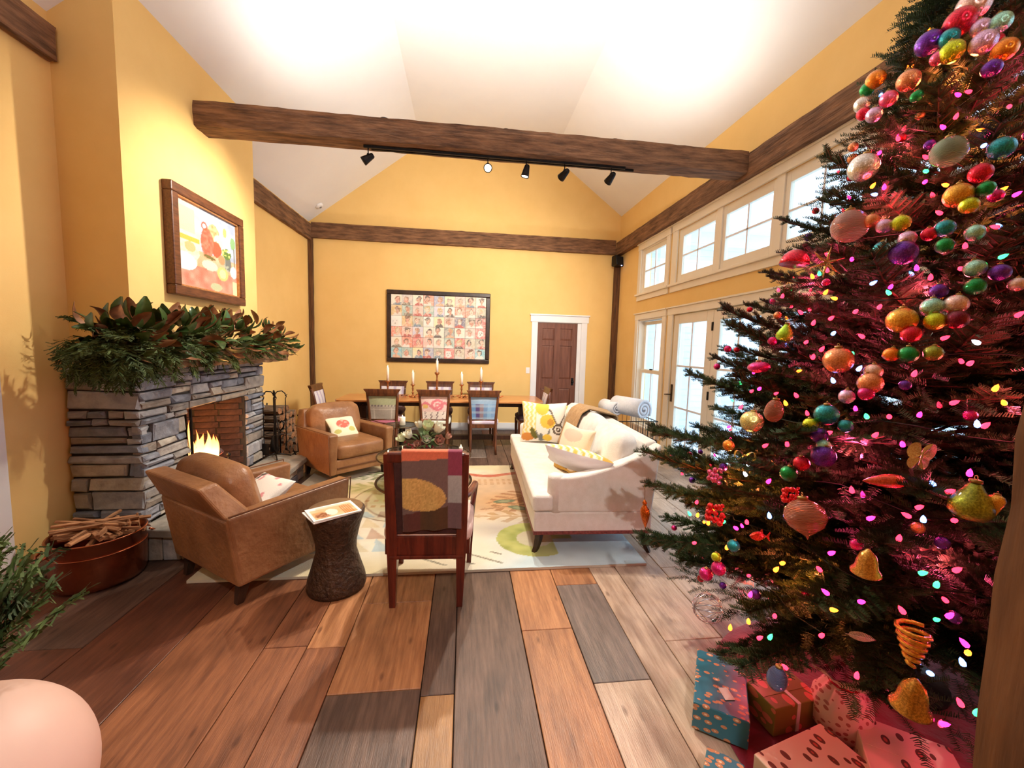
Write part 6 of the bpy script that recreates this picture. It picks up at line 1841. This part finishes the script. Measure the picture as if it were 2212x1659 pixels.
# string of lights -------------------------------------------------
LC = dict(r=((1, .012, .03, 1), 6.0), m=((1, .012, .13, 1), 6.0), o=((1, .12, .008, 1), 6.0), g=((.03, .8, .15, 1), 3), b=((.12, .28, 1, 1), 4), w=((.7, .82, 1, 1), 3))
LMAT = {k: emis('tree_bulb_'+k, c, s_) for k, (c, s_) in LC.items()}
ls = thing('string_lights', 'string of red, orange, green and blue lights wound round the Christmas tree', 'string lights', (TX, TY, 0))
wr = MB(); wp = []
for i in range(520):
    t = i/519; z = .45+2.6*t; a = 2*PI*11*t; R_ = tree_r(z)*.74+.05*math.sin(i*1.7)
    if math.cos(a) > .05: R_ = min(R_, .66/math.cos(a))
    wp.append((R_*math.cos(a), R_*math.sin(a), z+.02*math.sin(i*.9)))
wr.tube(wp, .0022, 4); wr.build('wire', mat('green_cable', S(10, 22, 12), .9, col2=S(14, 28, 16)), ls)
BUL = {k: MB().lathe([(0, -.009), (.0055, -.006), (.0065, 0), (.0045, .008), (0, .014)], 8).mesh('bulb', m_, True) for k, m_ in LMAT.items()}
for x, y, z, c in BULBS: inst('bulb', BUL[c], ls, (x-TX, y-TY, z), (rt_.uniform(-1, 1), rt_.uniform(-1, 1), 0), 1.05)
ck = 'rrmormrorgb'
for k in range(110):
    z = rt_.uniform(.4, 2.95); az = rt_.uniform(PI*.55, PI*1.7); R_ = tree_r(z)*rt_.uniform(.62, .88); c = ck[k % len(ck)]
    inst('bulb', BUL[c], ls, (R_*math.cos(az), R_*math.sin(az), z), (rt_.uniform(-1, 1), rt_.uniform(-1, 1), 0), 1.05)
gl = random.Random(12)
for k in range(22):
    z = .42+2.3*k/21; az = 2.9+2.1*((k*.618) % 1); R_ = tree_r(z)*(.74 if k % 2 else .55)
    col = [(1, .08, .12), (1, .06, .16), (1, .22, .06)][k % 3]
    l = add_light('POINT', (0, 0, 0), .9+1.9*tree_r(z), col, .02, name='string_bulb_light'); l.parent = ls; l.location = (R_*math.cos(az), R_*math.sin(az), z)

# presents ---------------------------------------------------------
def wrap(name, base, spot, sc, thr=.22, base2=None, spot2=None):
    k = NT('wrapping_'+name); tc = k.new('ShaderNodeTexCoord'); v = k.new('ShaderNodeTexVoronoi'); v.inputs['Scale'].default_value = sc; v.inputs['Randomness'].default_value = .8
    mp = k.new('ShaderNodeMapping'); mp.inputs['Scale'].default_value = (1, .6, 1); k.link(tc.outputs['Object'], mp.inputs[0]); k.link(mp.outputs[0], v.inputs['Vector'])
    r = k.new('ShaderNodeValToRGB'); r.color_ramp.interpolation = 'CONSTANT'; e = r.color_ramp.elements
    e[0].position = 0; e[0].color = S(*spot); e[1].position = thr; e[1].color = S(*base)
    if spot2: q = e.new(thr*.45); q.color = S(*spot2)
    k.link(v.outputs['Distance'], r.inputs['Fac']); k.link(r.outputs[0], k.b.inputs['Base Color']); k.b.inputs['Roughness'].default_value = .4; return k.m
TEALW = wrap('teal', (44, 108, 126), (226, 202, 174), 42, .36, spot2=(190, 130, 90)); CREAMW = wrap('cream', (240, 214, 188), (206, 100, 80), 24, .30, spot2=(110, 70, 50))
GREENW = wrap('green', (140, 124, 60), (226, 130, 110), 22, .36); PINKW = wrap('pinkfloral', (240, 206, 200), (186, 110, 110), 48, .34)
def gift(label, c, dims, rz, m_, z0=.016, tagged=False, ribbon=None):
    g = thing('wrapped_gift', label, 'gift', (c[0], c[1], z0), rz, 'presents under the Christmas tree')
    a, b, h = dims[0]/2, dims[1]/2, dims[2]
    bx_ = MB().box(-a, a, -b, b, 0, h).build('box', m_, g, bevel=.004)
    MB().box(-a*.98, a*.98, -.012, .010, h, h+.0012).build('paper_seam', m_, g)
    if tagged:
        t_ = MB().box(-.03, .03, -.02, .02, 0, .0015).build('gift_tag', PAPER, g); t_.location = (-.06, -.02, h+.0015); t_.rotation_euler = (0, 0, .5)
    if ribbon:
        MB().box(-.008, .008, -b-.002, b+.002, -.0, h+.002).build('ribbon', ribbon, g)
    return g
gift('teal gift with tan spots and a white tag, left of the pile', (1.12, 1.485), (.33, .20, .115), math.radians(56), TEALW, tagged=True)
gift('olive and coral gift with a white ribbon, behind the teal one', (1.36, 1.42), (.24, .14, .12), math.radians(8), GREENW, ribbon=WHITE)
gift('large cream patterned gift at the bottom edge of the picture', (1.27, 1.09), (.36, .32, .095), math.radians(14), CREAMW)
gift('cream patterned gift right of the large cream one', (1.60, 1.12), (.28, .26, .11), math.radians(-36), CREAMW)
gift('small teal gift at the bottom edge of the picture', (.915, 1.165), (.13, .12, .085), math.radians(50), TEALW)
bag = thing('gift_bundle', 'pink floral fabric gift bundle standing behind the cream gifts', 'gift', (1.545, 1.335, .016), 0, 'presents under the Christmas tree')
mb = MB().lathe([(0, 0), (.07, 0), (.10, .04), (.105, .10), (.09, .16), (.06, .20), (.045, .215), (.06, .235), (.11, .27), (.125, .29), (.10, .275), (.04, .225), (0, .22)], 40)
mb.v = [(x*(1+.10*math.sin(math.atan2(y, x)*9)*(z > .12)), y*(1+.10*math.sin(math.atan2(y, x)*9)*(z > .12)), z) for x, y, z in mb.v]
mb.build('cloth', PINKW, bag, smooth=True)
MB().tube([(.05*math.cos(2*PI*i/20), .05*math.sin(2*PI*i/20), .215) for i in range(21)], .005, 6, cap=False).build('cord', OM['crimson'], bag, smooth=True)
# ------------------------------------------------------------------ track lights on the tie beam
LENS = emis('lit_lamp_lens', (1, .86, .62, 1), 40)
DULL = emis('dim_lamp_lens', (1, .80, .5, 1), 6)
def spot_head_mesh():
    return MB().lathe([(.0, .055), (.018, .055), (.024, .045), (.036, -.03), (.04, -.055), (.034, -.055), (.03, -.045), (.0, -.045)][::-1], 20).mesh('spot_head', BLACK, True)
SPOT = spot_head_mesh(); LENSM = MB().lathe([(0, 0), (.03, 0), (.03, .003), (0, .003)], 16).mesh('lens', LENS); DLENSM = MB().lathe([(0, 0), (.03, 0), (.03, .003), (0, .003)], 16).mesh('lens', DULL)
def track(name, label, x0, x1, y, z, heads, rail2=True):
    t = thing(name, label, 'track light', (0, y, z))
    MB().box(x0, x1, -.022, .0, -.022, 0).build('rail', BLACK, t, bevel=.002)
    if rail2: MB().box(x0+.06, x1+.1, .02, .038, -.02, 0).build('rail', BLACK, t, bevel=.002)
    for x, aim, pw, spot, col in heads:
        h0 = Vector((x, -.011, -.11)); d = (Vector(aim)-Vector((x, y-.011, z-.11))).normalized()
        q = d.to_track_quat('-Z', 'Y').to_euler()
        st = MB().tube([(x, -.011, -.02), (x, -.011, -.075)], .005, 6).tube([(x, -.011, -.07), (x, -.011, -.1)], .012, 8).build('stem', BLACK, t, smooth=True)
        h = inst('spot_head', SPOT, t, h0, q)
        inst('lens', LENSM if pw > 0 else DLENSM, h, (0, 0, -.049))
        if pw:
            l = add_light('SPOT', (0, 0, 0), pw, col, .03, spot=spot, blend=.8, name='spot_light'); l.parent = h; l.location = (0, 0, -.062)
    return t
track('track_light', 'black track light with five spot heads under the tie beam', -.93, 1.52, 3.925, 3.316, [
    (-.89, (-2.3, 3.85, 2.2), 100, 100, WARM), (.188, (0.1, .4, 1.6), 150, 130, WARM), (.55, (-.1, 4.1, 0), 130, 125, WARM), (.92, (-.7, 7.3, 1.9), 110, 120, WARM), (1.38, (.2, 7.3, 1.2), 100, 120, WARM)])
# unseen uplights added on top of the tie beam to wash the ceiling
for k, (x, pw) in enumerate(((-.75, 30), (.35, 23), (1.4, 30))):
    u = thing('beam_uplight', ['slim uplight on top of the tie beam near the chimney breast', 'slim uplight on top of the tie beam in the middle', 'slim uplight on top of the tie beam near the window wall'][k], 'uplight', (x, 3.925, 3.527), group='uplights on the tie beam')
    MB().lathe([(0, 0), (.04, 0), (.04, .03), (.034, .032), (.03, .012), (0, .012)], 18).build('housing', BLACK, u, smooth=True)
    MB().lathe([(0, .013), (.029, .013), (.029, .016), (0, .016)], 16).build('lens', LENS, u)
    l = add_light('SPOT', (0, 0, 0), pw, (1, .95, .88), .04, spot=165, blend=.5, name='uplight_light'); l.parent = u; l.location = (0, 0, .05); l.rotation_euler = (PI, 0, 0)
# unseen second tie beam and spot track, added to light ceiling and floor
b_ = timber(5.3, .21, .205, 33, n=50).build('cross_beam', BEAM); b_.location = (-2.6, -.9, 3.42)
tag(b_, 'hewn tie beam overhead behind the camera', 'beam')
track('track_light', 'black track light on the beam behind the camera', -1.6, 1.7, -.9, 3.316, [
    (-1.2, (-.6, 3.0, 4.9), 35, 100, NEUT), (0, (.3, 2.4, 4.95), 60, 110, NEUT), (1.2, (1.6, 3.0, 4.7), 40, 100, NEUT), (.4, (.15, 2.0, 0), 110, 66, NEUT)], False)
